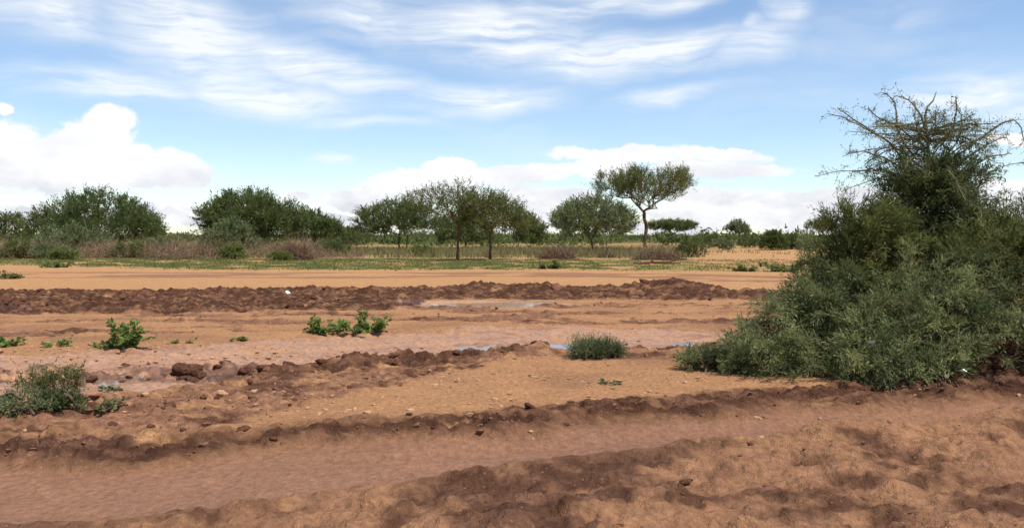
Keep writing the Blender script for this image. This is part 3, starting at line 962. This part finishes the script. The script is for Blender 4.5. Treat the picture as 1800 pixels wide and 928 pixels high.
# ------------------------------------------------------------------ far scrub, one mass along the horizon
def scrub_mass():
    r = np.random.default_rng(77)
    V, F, T, n = [], [], [], 0
    for i in range(430):
        d = 140 + 330 * r.random() ** .9
        px = r.uniform(-150, 1950)
        R = r.uniform(1.5, 4.2); h = r.uniform(0.8, 2.0) + (r.uniform(.8, 2.2) if r.random() < .22 else 0)
        x = (px - 900) / FPX * d
        m = int(18 + 14 * R)
        pts = crown_points(r, m, R, h, h * .45, .1, .1, .7, .3) + (x, d, 0)
        pts[:, 2] += 0.35 * float(fbm(np.array([x * .012]), np.array([d * .012]), 2, 3)[0]) * float(sst(60, 160, d))
        dirs = unit(r.normal(0, 1, pts.shape) + (0, 0, .8))
        v, f, t = leaves(r, pts, dirs, 1.0, 4, .85, .36, tint=np.clip(r.normal(.4 + .25 * r.random(), .15, m), 0, 1))
        V.append(v); F.append(f + n); T.append(t); n += len(v)
    return np.concatenate(V), np.concatenate(F), np.concatenate(T)


v, f, t = scrub_mass()
o = link('far_scrub', make_mesh('far_scrub', v, f, False, {'tint': t}), LEAF['acacia'])
o['kind'], o['label'], o['category'] = 'stuff', 'low dark green scrub massed along the horizon', 'scrub'


# ------------------------------------------------------------------ dead brush
def twig_tangle(r, n, place, length, rad, k=5, wild=.8, up=.6, sides=3):
    """curved dead twigs; place(n) -> start points"""
    p = place(n)
    d = unit(r.normal(0, 1, (n, 3)) * (wild, wild, wild * .6) + (0, 0, up))
    L = length * r.uniform(.5, 1.2, n)
    s = np.linspace(0, 1, k)[None, :, None]
    bend = r.normal(0, .35, (n, 1, 3))
    path = p[:, None] + (d[:, None] * s + bend * s * s) * L[:, None, None]
    path[..., 2] = np.maximum(path[..., 2], 0.01)
    rr = rad * r.uniform(.6, 1.4, (n, 1)) * np.linspace(1, .35, k)[None]
    v, f = tubes(path, rr, sides)
    return v, f, np.repeat(r.random(n), k * sides)


def brush_heap(label, px, d, half, h, seed, mat='dry', n=420, rad=.016, name='brush_heap', depth=.7, up=.35):
    r = np.random.default_rng(seed)
    x = (px - 900) / FPX * d
    t = thing(name, label, 'brush', (x, d, gz(x, d)))

    def place(m):
        a = r.uniform(0, 2 * PI, m); q = r.random(m) ** .5
        top = h * (1 - q ** 2) * (.75 + .25 * np.sin(3 * a + seed))
        return np.stack([q * half * np.cos(a), q * half * depth * np.sin(a), top * r.random(m) ** .8 * .85], -1)
    v, f, tn = twig_tangle(r, n, place, h * .75, rad, up=up)
    link('twigs', make_mesh('twigs', v, f, False, {'tint': tn}), LEAF[mat], t)['kind'] = 'stuff'

    def place2(m):
        q = place(m); q[:, 2] *= .5
        return q
    v, f, tn = twig_tangle(r, 26, place2, h * 1.1, rad * 2.4, up=up * .8, sides=5)
    link('branches', make_mesh('branches', v, f, True, {'tint': tn}), LEAF[mat], t)['kind'] = 'stuff'
    return t


brush_heap('tall grey brown dead thorn heap in the middle of the left brush bank', 325, 74, 3.2, 1.75, 201, n=1300)
brush_heap('rusty brown dead brush heap at right end of the left brush bank', 518, 72, 1.6, 1.75, 202, 'rust', n=800)
brush_heap('grey brown dead thorn heap behind the small green bushes at left', 200, 78, 2.6, 1.5, 208, n=800)
brush_heap('dead thorn brush under the pale bush at far left', 65, 79, 3.2, 1.5, 209, n=900)
brush_heap('low reddish dead brush pile left of the leaning trunk', 980, 73, 1.5, 1.15, 203, 'rust', n=620)
brush_heap('grey dead thorn pile around the foot of the umbrella acacia', 1138, 72, 1.1, 1.25, 204, n=560)
brush_heap('brown dead thorn pile trailing right from the umbrella acacia', 1174, 71, 1.2, .75, 205, 'rust', n=420)
brush_heap('dark uprooted stump lying between two acacia trunks', 1066, 78, .75, .75, 206, 'rust', n=180, rad=.024, name='uprooted_stump')


def brush_band():
    r = np.random.default_rng(301)

    def place(m):
        px = r.uniform(-60, 640, m); d = r.uniform(74, 92, m)
        x = (px - 900) / FPX * d
        top = (0.85 + 1.5 * fbm(x * .22, d * .12, 303, 3)) * np.clip((660 - px) / 120, .25, 1)
        return np.stack([x, d, np.clip(top, .12, 3) * r.random(m) ** 1.1], -1)
    return twig_tangle(r, 6500, place, .75, .015, up=.8, k=4)


v, f, t = brush_band()
o = link('dry_brush', make_mesh('dry_brush', v, f, False, {'tint': t}), LEAF['dry'])
o['kind'], o['label'], o['category'] = 'stuff', 'brown dry thorn brush massed below the left acacias', 'brush'


for k, (label, px, d, R, h, leaf) in enumerate((
    ('olive bush in the brush at the left edge of the photo', 28, 76, 1.5, 1.5, 'olive'),
    ('greenish bush rising from brush under the left end of the wide acacia', 88, 75, 1.3, 1.2, 'grey'),
    ('yellow green weed bush at the front of the brush, far left', 112, 71, .9, .85, 'grass'),
    ('olive bush in the brush below the wide acacia trunk', 232, 77, 1.4, 1.4, 'olive'),
    ('green bush in the brush gap between the two big left acacias', 285, 80, 1.5, 1.7, 'grey'),
    ('olive bush in the brush left of the light green rounded bush', 372, 77, 1.2, 1.5, 'olive'),
    ('dark green bush right of the rusty brush heap', 585, 82, 1.5, 1.5, 'acacia'),
    ('small green bush in tall grass left of the sparse pair', 745, 84, 1.4, .9, 'grass'),
    ('dark green bush right of the distant flat topped tree', 1246, 130, 2.2, 2.4, 'acacia'),
    ('grey green bush between the flat topped tree and the small lone tree', 1270, 118, 1.6, 1.7, 'grey'),
    ('dark low bush under the small lone distant tree', 1318, 135, 2.0, 1.9, 'acacia'),
    ('greyish bush touching the left side of the big thicket', 1420, 112, 1.6, 2.1, 'grey'))):
    tree('leafy_bush', label, px, d, R, h, (h * .5, .05, .1, .8, .3), leaf, seed=840 + k, n=int(70 + 30 * R), sprays=6, per=9, leaf_l=.16, leaf_w=.06, spray_l=.4, cat='bush', fork=.1, trunk_r=.05)


def branch_thing(label, px, d, seed, pts, rad):
    """a dead fallen limb: pts = list of polylines in metres (x right, y away, z up)"""
    x = (px - 900) / FPX * d
    t = thing('fallen_branch', label, 'branch', (x, d, gz(x, d)))
    r = np.random.default_rng(seed)
    for i, pl in enumerate(pts):
        pl = np.array(pl, float)
        s = np.linspace(0, len(pl) - 1, 14)
        pth = np.stack([np.interp(s, np.arange(len(pl)), pl[:, j]) for j in range(3)], -1) + r.normal(0, .012, (14, 3))
        v, f = tubes(pth[None], np.linspace(rad, rad * .35, 14)[None] * (1 if i == 0 else .7), 7)
        link('limb' if i == 0 else 'side_limb', make_mesh('limb', v, f, True), BARK_RED, t)


branch_thing('fallen reddish dead limb with raised hooked end on bare sand', 1165, 61, 5,
             [[(-1.5, 0, .05), (-.6, .1, .12), (.2, 0, .1), (.7, 0, .2), (1.0, .1, .55), (1.15, .1, .75)],
              [(.2, 0, .1), (.6, -.2, .05), (1.2, -.3, .1)], [(.7, 0, .2), (.95, .2, .3), (1.3, .3, .25)], [(-.6, .1, .12), (-.9, -.2, .3)]], .09)
branch_thing('short dead stick lying left of the hooked fallen limb', 1128, 60, 6,
             [[(-.6, 0, .12), (0, .05, .07), (.5, 0, .05), (.75, 0, .22)], [(0, .05, .07), (.3, .2, .2)]], .06)


# ------------------------------------------------------------------ grass
def grass_patch(name, label, n, sampler, hgt, wid, mat, seed):
    r = np.random.default_rng(seed)
    x, y = sampler(r, n)
    z = height(x, y) - .01
    a = r.uniform(0, 2 * PI, len(x))
    H = hgt * r.uniform(.5, 1.3, len(x)); W = wid * r.uniform(.6, 1.4, len(x))
    lean = r.normal(0, .35, (len(x), 2)) * H[:, None]
    b = np.stack([x, y, z], -1)
    s = np.stack([np.cos(a) * W, np.sin(a) * W, 0 * a], -1)
    tip = b + np.stack([lean[:, 0], lean[:, 1], H], -1)
    mid = b * .5 + tip * .5 + np.stack([0 * H, 0 * H, H * .12], -1)
    v = np.stack([b - s, b + s, mid + s * .6, tip], 1).reshape(-1, 3)
    o = link(name, make_mesh(name, v, np.arange(len(v)).reshape(-1, 4), False, {'tint': np.repeat(r.random(len(x)), 4)}), LEAF[mat])
    o['kind'], o['label'], o['category'] = 'stuff', label, 'grass'


def strip_sampler(r, n):
    X_, Y_ = [], []
    while sum(map(len, X_)) < n:
        y = r.uniform(48, 78, n); x = r.uniform(-.6, .38, n) * y
        s = soil(x, y)
        w = s['grass'] * sst(-.3, .15, fbm(x * .5, y * .5, 101, 4) + .4 * fbm(x * .15, y * .5, 109, 4)) * np.where(x > 6, .35, 1)
        ok = r.random(n) < w
        X_.append(x[ok]); Y_.append(y[ok])
    return np.concatenate(X_)[:n], np.concatenate(Y_)[:n]


grass_patch('short_grass', 'short green grass growing in a strip across the bare sand', 46000, strip_sampler, .10, .023, 'grass', 401)


def tall_sampler(r, n):
    y = r.uniform(76, 125, n); x = r.uniform(-.62, .20, n) * y
    ok = r.random(n) < sst(-.25, .2, fbm(x * .12, y * .12, 411, 3)) + .25
    return x[ok], y[ok]


grass_patch('tall_grass', 'tall dry tan and green grass under the middle trees', 42000, tall_sampler, .62, .03, 'straw', 402)


def right_sampler(r, n):
    y = r.uniform(80, 160, n); x = r.uniform(.05, .45, n) * y
    ok = r.random(n) < sst(-.1, .3, fbm(x * .12, y * .12, 415, 3))
    return x[ok], y[ok]


grass_patch('thin_grass', 'thin dry grass on the open plain at right', 6000, right_sampler, .35, .03, 'straw', 403)


# ------------------------------------------------------------------ shrubs near the camera
def arching(r, start, d0, L, k=9, droop=.5, wander=.25):
    """arching shoots: start (n,3), d0 (n,3), L (n,) -> paths (n,k,3)"""
    n = len(start)
    step = (L / (k - 1))[:, None]
    p, d = start.copy(), unit(d0)
    out = [p]
    turn = r.normal(0, wander, (n, 3))
    for i in range(k - 1):
        d = unit(d + turn / (k - 1) * 2 + r.normal(0, wander * .5, (n, 3)) / (k - 1) * 2 + np.array([0, 0, -droop]) / (k - 1) * 1.6 * (i / (k - 1) + .3))
        p = p + d * step
        out.append(p)
    return np.stack(out, 1)


def shoot_sprays(r, paths, m, lo=.15, spread=.9, up=.25):
    """m side sprays along each shoot -> base points, directions"""
    n, k, _ = paths.shape
    s = r.uniform(lo, 1.0, (n, m)) * (k - 1.001)
    i = s.astype(int); fr = (s - i)[..., None]
    rows_ = np.arange(n)[:, None]
    a, b = paths[rows_, i], paths[rows_, i + 1]
    base = a * (1 - fr) + b * fr
    d = unit(unit(b - a) + spread * r.normal(0, 1, base.shape) + np.array([0, 0, up]))
    return base.reshape(-1, 3), d.reshape(-1, 3)


def mound(name, label, lobes, seed, n, leaf='grey', cat='shrub', m=9, per=10, leaf_l=.05, leaf_w=.017, spray_l=.22, shoot=.75, inner=.45,
          bark=None, shoot_r=.008, root=None, droop=.55, up=.5, plume=False):
    """a shrub grown as arching leafy shoots through lobes = (photo x, photo y, half width px, half height px, distance m, half depth m)"""
    r = np.random.default_rng(seed)
    C = [at(l[0], l[1], l[4]) for l in lobes]
    RR = [np.array([l[2] * l[4] / FPX, l[5], l[3] * l[4] / FPX]) for l in lobes]
    vol = np.array([q[0] * q[2] for q in RR])
    if plume:
        vol = vol ** .6
    vol /= vol.sum()
    if root is None:
        j = int(np.argmax(vol)); root = (C[j][0], C[j][1])
    origin = np.array([root[0], root[1], gz(*root)])
    t = thing(name, label, cat, tuple(origin))
    pick = r.choice(len(lobes), n, p=vol)
    d = unit(r.normal(0, 1, (n, 3)))
    d[:, 2] = np.where(r.random(n) < .72, np.abs(d[:, 2]), d[:, 2])
    rad = inner + (1 - inner) * r.random(n) ** .45
    Ca, Ra = np.array(C)[pick], np.array(RR)[pick]
    tip = Ca + Ra * d * rad[:, None]
    floor = height(tip[:, 0], tip[:, 1]) + .03
    tip[:, 2] = np.where(tip[:, 2] < floor, floor + r.random(n) * .12, tip[:, 2])
    outw = unit(d * np.array([1, 1, .6]) + np.array([0, 0, up]) + .3 * r.normal(0, 1, (n, 3)))
    L = shoot * r.uniform(.5, 1.2, n)
    start = tip - outw * L[:, None] * .8
    start[:, 2] = np.maximum(start[:, 2], height(start[:, 0], start[:, 1]) + .02)
    paths = arching(r, start, outw, L, 8, droop)
    paths[..., 2] = np.maximum(paths[..., 2], height(paths[..., 0].ravel(), paths[..., 1].ravel()).reshape(paths.shape[:2]) + .015)
    v, f = tubes(paths - origin, shoot_r * r.uniform(.6, 1.3, (n, 1)) * np.linspace(1, .3, 8)[None], 3)
    # main stems from the root out to a few of the shoots
    ns = max(6, n // 25)
    q = r.choice(n, ns, replace=False)
    s = np.linspace(0, 1, 7)[None, :, None]
    a0 = origin + r.normal(0, .12, (ns, 3)) * (1, 1, 0)
    st = a0[:, None] * (1 - s) + start[q][:, None] * s + np.array([0, 0, 1.0]) * np.sin(s * PI) * .15
    v2, f2 = tubes(st - origin, shoot_r * 2.4 * np.linspace(1, .45, 7)[None] * r.uniform(.7, 1.4, (ns, 1)), 5)
    link('stems', make_mesh('stems', *joined([(v, f), (v2, f2)]), True), bark or BARK, t)['kind'] = 'stuff'
    b, dd = shoot_sprays(r, paths, m, .12, .62, .10) if plume else shoot_sprays(r, paths, m)
    clump = np.clip(np.repeat(.5 + 1.3 * fbm(tip[:, 0] * 1.6, tip[:, 2] * 1.6 + tip[:, 1], seed, 2) + r.normal(0, .22 if plume else .12, n), m), 0, 1)
    v, f, tn = leaves(r, b - origin, dd, spray_l * r.uniform(.5, 1.3, len(b)), per, leaf_l, leaf_w, spread=.38 if plume else .5, tint=clump)
    link('foliage', make_mesh('foliage', v, f, False, {'tint': tn}), LEAF[leaf], t)
    return t


# the big thicket at right: a thorn tree standing in three sprawling shrubs
mound('sprawling_shrub', 'huge low grey green thicket spreading across the right foreground', [
    (1560, 610, 190, 62, 12.6, .9), (1440, 620, 130, 46, 12.7, .7), (1350, 625, 80, 36, 13.0, .5), (1500, 560, 110, 66, 13.2, .8), (1650, 560, 150, 100, 13.0, 1.0),
    (1760, 580, 150, 80, 12.8, .9), (1580, 500, 130, 66, 13.8, .9), (1720, 490, 140, 80, 13.8, 1.0), (1440, 535, 60, 55, 13.6, .6), (1860, 520, 120, 140, 13.4, 1.0), (1620, 645, 120, 28, 12.2, .4),
    (1385, 585, 70, 46, 13.2, .5), (1425, 535, 60, 56, 13.6, .6), (1330, 612, 50, 30, 13.1, .4), (1470, 490, 70, 50, 13.9, .6), (1345, 590, 45, 30, 13.4, .5), (1400, 560, 50, 40, 13.5, .5), (1560, 660, 150, 18, 12.0, .3)],
    501, 640, 'thicket', m=34, per=7, leaf_l=.085, leaf_w=.0145, spray_l=.20, shoot=.95, inner=.55, droop=1.1, plume=True, root=at(1600, 600, 13.4)[:2])
mound('olive_shrub', 'yellowish olive shrub on the left flank of the bare topped thorn tree', [
    (1515, 410, 66, 62, 14.2, .7), (1490, 465, 70, 66, 14.2, .8), (1560, 440, 70, 70, 14.4, .8)], 502, 190, 'olive', m=30, per=7, leaf_l=.085, leaf_w=.0135, spray_l=.20, shoot=.9, plume=True, up=.8, root=at(1520, 560, 14.4)[:2])
mound('olive_shrub', 'yellowish olive shrub at the right edge of the photo', [
    (1760, 430, 90, 62, 14.2, .8), (1850, 420, 90, 70, 14.2, .8), (1700, 460, 70, 50, 14.0, .6)], 503, 220, 'olive', m=30, per=7, leaf_l=.085, leaf_w=.0135, spray_l=.20, shoot=.9, plume=True, up=.8, root=at(1780, 560, 14.4)[:2])
mound('low_shrub', 'small low grey green shrub at the left tip of the big thicket', [
    (1240, 632, 46, 20, 13.2, .35), (1280, 632, 30, 16, 13.2, .3)], 504, 170, 'thicket', m=8, per=8, leaf_l=.04, leaf_w=.013, spray_l=.14, shoot=.28, root=at(1245, 650, 13.2)[:2])
mound('low_shrub', 'isolated low dusty shrub beside the small blue puddle', [
    (1050, 616, 48, 16, 14.6, .35)], 505, 190, 'grey', m=8, per=8, leaf_l=.04, leaf_w=.011, spray_l=.14, shoot=.28, root=at(1050, 630, 14.6)[:2], up=1.2)


def thorn_tree():
    r = np.random.default_rng(601)
    d = 15.0
    px2m = d / FPX
    b = at(1648, 600, d)
    t = thing('thorn_tree', 'thorn tree with bare arching top branches rising above the right thicket', 'tree', (b[0], d, gz(b[0], d)))
    o = np.array(t.location)
    top = at(1640, 165, d) - o

    def loc(px, py, dy=0.0):
        q = at(px, py, d) - o
        q[1] += dy
        return q
    spine = np.array([loc(1648, 600), loc(1646, 480), loc(1640, 380), loc(1634, 300), (loc(1630, 240)), loc(1626, 205), loc(1630, 188), loc(1640, 178), loc(1646, 162)])
    spine[0, 2] = -.1
    v, f = tubes(spine[None], np.array([[.085, .07, .05, .035, .026, .021, .017, .013, .006]]), 8)
    link('trunk', make_mesh('trunk', v, f, True), BARK_OLIVE, t)
    # long arching limbs
    n = 74
    hh = np.sort(r.uniform(.22, .70, n))
    spx = np.stack([np.interp(hh * 8, np.arange(9), spine[:, j]) for j in range(3)], -1)
    zrel = (spx[:, 2] - 1.2) / 2.6
    a = r.uniform(0, 2 * PI, n)
    rise = r.uniform(.15, .8, n)
    d0 = np.stack([np.cos(a) * 1.25, np.sin(a) * .8, rise], -1)
    L = np.interp(zrel, [0, .35, .7, 1], [1.5, 1.5, 1.7, 1.1]) * r.uniform(.7, 1.2, n)
    limbs = arching(r, spx, d0, L, 14, .55, .55)
    # the limbs that make the bare outline, traced one by one
    out = [[(1625, 300), (1580, 262), (1530, 235), (1500, 222), (1470, 210), (1446, 204)],
           [(1600, 290), (1560, 245), (1530, 225), (1500, 200), (1487, 190)],
           [(1610, 280), (1575, 235), (1577, 200), (1570, 175), (1552, 163)],
           [(1628, 240), (1622, 200), (1612, 178), (1600, 166), (1585, 164)],
           [(1640, 300), (1700, 262), (1730, 235), (1760, 212), (1776, 212), (1782, 240), (1781, 272)],
           [(1640, 262), (1670, 230), (1672, 195), (1666, 176)],
           [(1645, 290), (1690, 245), (1690, 205), (1682, 192)],
           [(1650, 320), (1720, 265), (1770, 240), (1790, 236)],
           [(1660, 330), (1740, 275), (1790, 268)],
           [(1620, 320), (1570, 285), (1520, 265), (1490, 270)],
           [(1620, 340), (1560, 295), (1510, 300)],
           [(1615, 250), (1570, 215), (1540, 205), (1530, 190)],
           [(1650, 250), (1700, 215), (1720, 225), (1700, 208)],
           [(1640, 215), (1600, 218), (1560, 215)]]
    zc = loc(1640, 262)[2]
    limbs[..., 2] = np.where(limbs[..., 2] > zc, zc + (limbs[..., 2] - zc) * .48, limbs[..., 2])
    tr = []
    for i, pl in enumerate(out):
        dy = r.uniform(-.5, .5)
        q = np.array([loc(x, y, dy * j / len(pl)) for j, (x, y) in enumerate(pl)])
        s = np.linspace(0, len(pl) - 1, 14)
        # smooth by averaging
        c_ = np.stack([np.interp(s, np.arange(len(pl)), q[:, j]) for j in range(3)], -1)
        for _ in range(2):
            c_[1:-1] = (c_[:-2] + 2 * c_[1:-1] + c_[2:]) / 4
        tr.append(c_ + r.normal(0, .008, c_.shape))
    limbs = np.concatenate([limbs, np.array(tr)])
    rr = np.concatenate([np.full(n, .013), np.full(len(tr), .019)])[:, None] * np.linspace(1, .38, 14)[None]
    for q, w in zip(limbs, rr):
        v, f = tubes(q[None], w[None], 5)
        link('limb', make_mesh('limb', v, f, True), BARK_OLIVE, t)
    # twigs
    bb, dd = shoot_sprays(r, limbs, 11, .25, .8, .1)
    tw = arching(r, bb, dd, r.uniform(.06, .30, len(bb)), 6, .25, .5)
    v, f = tubes(tw, .0042 * np.linspace(1, .5, 6)[None] * np.ones((len(bb), 1)), 3)
    link('twigs', make_mesh('twigs', v, f, True), BARK_OLIVE, t)['kind'] = 'stuff'
    # foliage: thick low down, a thin scatter of small leaves up top
    sb, sd = shoot_sprays(r, tw, 6, .1, 1.0, .1)
    lb, ld_ = shoot_sprays(r, limbs, 46, .12, 1.1, .15)
    sb, sd = np.concatenate([sb, lb]), np.concatenate([sd, ld_])
    z = sb[:, 2]
    keep = r.random(len(z)) < np.interp(z, [0, 1.8, 2.5, 2.9, 3.4, 4.2], [1, 1, .95, .62, .32, .30])
    sb, sd = sb[keep], sd[keep]
    v, f, tn = leaves(r, sb, sd, .10 * r.uniform(.5, 1.3, len(sb)), 5, .042, .012, tint=np.clip(r.normal(.45, .2, len(sb)), 0, 1))
    link('sparse_foliage', make_mesh('sparse_foliage', v, f, False, {'tint': tn}), LEAF['olive'], t)
    # dense dark middle of the crown
    m = 760
    cen, rad = loc(1640, 375), np.array([104 * px2m, .85, 82 * px2m])
    q = cen + unit(r.normal(0, 1, (m, 3))) * rad * (r.random((m, 1)) ** .4)
    up_ = loc(1642, 305)
    q[560:] = up_ + unit(r.normal(0, 1, (200, 3))) * np.array([100 * px2m, .8, 45 * px2m]) * (r.random((200, 1)) ** .4)
    ds = unit((q - cen) * (1, 1, .5) + (0, 0, .3))
    sh = arching(r, q - ds * .25, ds, r.uniform(.3, .6, m), 6, .4)
    v, f = tubes(sh, .006 * np.linspace(1, .4, 6)[None] * np.ones((m, 1)), 3)
    link('shoots', make_mesh('shoots', v, f, True), BARK, t)['kind'] = 'stuff'
    b2, d2 = shoot_sprays(r, sh, 9)
    v, f, tn = leaves(r, b2, d2, .18 * r.uniform(.5, 1.2, len(b2)), 6, .07, .017, tint=np.clip(r.normal(.35, .2, len(b2)), 0, 1))
    link('crown', make_mesh('crown', v, f, False, {'tint': tn}), LEAF['acacia'], t)


thorn_tree()


# ------------------------------------------------------------------ broad leaved weeds
def weed(label, px, py, hgt, half, seed, leaf='bright', stems=9, per=9, leaf_l=.078, name='leafy_weed', cat='weed'):
    r = np.random.default_rng(seed)
    x, y = on_ground(px, py)
    t = thing(name, label, cat, (x, y, gz(x, y) - .01))
    a = r.uniform(0, 2 * PI, stems)
    st = np.stack([np.cos(a) * half * .35, np.sin(a) * half * .35, 0 * a], -1)
    d0 = np.stack([np.cos(a) * half * .8, np.sin(a) * half * .6, hgt * r.uniform(.7, 1.2, stems)], -1)
    paths = arching(r, st, d0, np.linalg.norm(d0, axis=1) * r.uniform(.35, 1.15, stems), 8, .3)
    v, f = tubes(paths, .006 * np.linspace(1, .5, 8)[None] * np.ones((stems, 1)), 4)
    link('stems', make_mesh('stems', v, f, True), BARK_RED, t)['kind'] = 'stuff'
    b, d = shoot_sprays(r, paths, per * 3, .10, 1.2, .2)
    n = len(b)
    d = unit(d * (1, 1, .45))
    side = unit(np.cross(d, np.array([0, 0, 1.0]) + .45 * r.normal(0, 1, (n, 3))))
    up_ = np.cross(side, d)
    L = leaf_l * r.uniform(.6, 1.25, (n, 1)); W = L * .42
    b = b + d * L * .25
    # six-point blade folded along its midrib
    v = np.stack([b, b + d * L * .3 + side * W + up_ * W * .25, b + d * L * .7 + side * W * .8 + up_ * W * .2, b + d * L - up_ * L * .12,
                  b + d * L * .7 - side * W * .8 + up_ * W * .2, b + d * L * .3 - side * W + up_ * W * .25], 1).reshape(-1, 3)
    i = np.arange(n)[:, None] * 6
    f = np.concatenate([i + np.array([[0, 1, 2, 3]]), i + np.array([[0, 3, 4, 5]])])
    link('foliage', make_mesh('foliage', v, f, False, {'tint': np.repeat(r.random(n), 6)}), LEAF[leaf], t)


weed('tall bright green leafy weed at left, beside the stony wheel track', 222, 609, .50, .26, 701, stems=20, per=11)
weed('small bright weed trailing left of the tall leafy weed', 180, 609, .09, .22, 702, stems=7, per=4)
weed('leftmost plant of the green clump on the mud mound', 570, 586, .31, .30, 703, stems=11, per=9)
weed('middle plant of the green clump on the mud mound', 612, 585, .26, .34, 704, stems=12, per=9)
weed('rightmost bushiest plant of the green clump on the mud mound', 654, 584, .36, .28, 705, stems=14, per=10)
weed('thin upright weed sprig behind the green clump', 640, 562, .30, .07, 706, 'grass', stems=4, per=7)
weed('bright green weed at the left edge above the stony track', 14, 607, .17, .20, 707, stems=10, per=8)
weed('low bright weed spreading between the left edge and the tall leafy weed', 98, 607, .11, .28, 708, stems=8, per=4)
weed('tiny flat green weed left of the mud mound clump', 322, 602, .06, .20, 709, 'grass', stems=6, per=4, leaf_l=.07)
weed('thin flat grassy weed nearest the mud mound clump on its left', 412, 596, .06, .22, 710, 'grass', stems=6, per=4, leaf_l=.07)
weed('tiny sprig on the gravel below the isolated low shrub', 1072, 676, .04, .12, 711, 'grey', stems=7, per=6, leaf_l=.05)
weed('dark green weed on the sand strip at the left edge', 18, 490, .36, .38, 712, 'grass', stems=12, per=9, leaf_l=.12)
weed('green weed tuft at the sand edge below the leftmost brush', 100, 470, .35, .8, 713, 'grass', stems=14, per=9, leaf_l=.16)
weed('green weed patch in the grass strip left of the reddish brush pile', 965, 473, .45, .7, 714, 'grass', stems=14, per=9, leaf_l=.16)
weed('bright green weed right of centre at the far sand edge', 1310, 477, .40, .7, 715, 'grass', stems=14, per=9, leaf_l=.16)
weed('bright green weed patch beside the far left edge of the big thicket', 1375, 477, .45, 1.1, 716, 'grass', stems=18, per=9, leaf_l=.16)

mound('thorn_bush', 'dark sprawling bush with knobbly branches at lower left', [
    (100, 662, 46, 20, 12.0, .25), (55, 690, 36, 18, 11.7, .25), (130, 678, 22, 16, 11.9, .2)], 801, 66, 'olive', m=7, per=8, leaf_l=.035, leaf_w=.013, spray_l=.10, shoot=.30, root=at(75, 700, 11.7)[:2], up=.8, shoot_r=.005, cat='bush')
mound('thorn_bush', 'green bush in the bottom left corner of the photo', [
    (30, 738, 60, 20, 9.6, .3), (-40, 740, 70, 30, 9.6, .3)], 802, 100, 'grey', m=7, per=8, leaf_l=.035, leaf_w=.013, spray_l=.10, shoot=.24, root=at(10, 750, 9.6)[:2], cat='bush')
mound('thorn_bush', 'low dark green bush just right of the bottom left corner bush', [
    (100, 735, 44, 15, 9.9, .25)], 803, 80, 'acacia', m=7, per=8, leaf_l=.035, leaf_w=.014, spray_l=.10, shoot=.22, root=at(100, 748, 9.9)[:2], cat='bush')
weed('pale dusty weed right of the lower left dark bush', 168, 728, .16, .26, 804, 'yellowed', stems=11, per=8, leaf_l=.05)
weed('small grey weed beside the wheel track above the dusty weed', 190, 681, .10, .13, 805, 'grey', stems=7, per=7, leaf_l=.045)


# ------------------------------------------------------------------ litter
white = plain_material('white_plastic', (.78, .80, .84), (.88, .88, .9), .4, 30, .1)


def scrap(label, p, s, seed):
    """a crumpled piece of white plastic"""
    r = np.random.default_rng(seed)
    n = 9
    q = np.linspace(-1, 1, n)
    a, b = np.meshgrid(q, q, indexing='ij')
    z = .45 * fbm(a * 1.4 + seed, b * 1.4, seed, 3) + .25 * (1 - a ** 2) * (1 - b ** 2)
    keep = 1 - .25 * fbm(a + 9, b, seed, 2)
    top_ = np.stack([a * keep, b * keep * .7, z], -1).reshape(-1, 3)
    bot = top_ - (0, 0, .04)
    i = np.arange(n * n).reshape(n, n)
    f1 = np.stack([i[:-1, :-1], i[1:, :-1], i[1:, 1:], i[:-1, 1:]], -1).reshape(-1, 4)
    f2 = f1[:, ::-1] + n * n
    v = np.concatenate([top_, bot]) * s
    o = link('plastic_scrap', make_mesh('plastic_scrap', v, np.concatenate([f1, f2]), True), white, None, p)
    o.rotation_euler = (r.uniform(.3, .9), r.uniform(-.4, .4), r.uniform(0, 3))
    o['label'], o['category'], o['group'] = label, 'litter', 'scraps of white plastic'


x, y = on_ground(507, 521)
scrap('crumpled white plastic scrap on the dark mud ridge', (x, y, gz(x, y) + .10), .11, 901)


def caught(px, py):
    """the outermost leaf of the thicket in that direction"""
    best = at(px, py, 12.2)
    o = next(q for q in bpy.data.objects if q.name.startswith('foliage') and q.parent and q.parent.name == 'sprawling_shrub')
    n = len(o.data.vertices)
    co = np.empty(n * 3, np.float32)
    o.data.vertices.foreach_get('co', co)
    w = co.reshape(-1, 3) + np.array(o.parent.location)
    u_, v_ = 900 + FPX * w[:, 0] / w[:, 1], HORIZON - FPX * (w[:, 2] - CAM_H) / w[:, 1]
    ok = np.hypot(u_ - px, v_ - py) < 6
    return tuple(at(px, py, float(w[ok, 1].min()) - .03) if ok.any() else best)


scrap('white plastic scrap caught in the middle of the big thicket', caught(1532, 601), .042, 902)
scrap('white plastic scrap at the foot of the thicket near dark soil', caught(1693, 651), .042, 903)
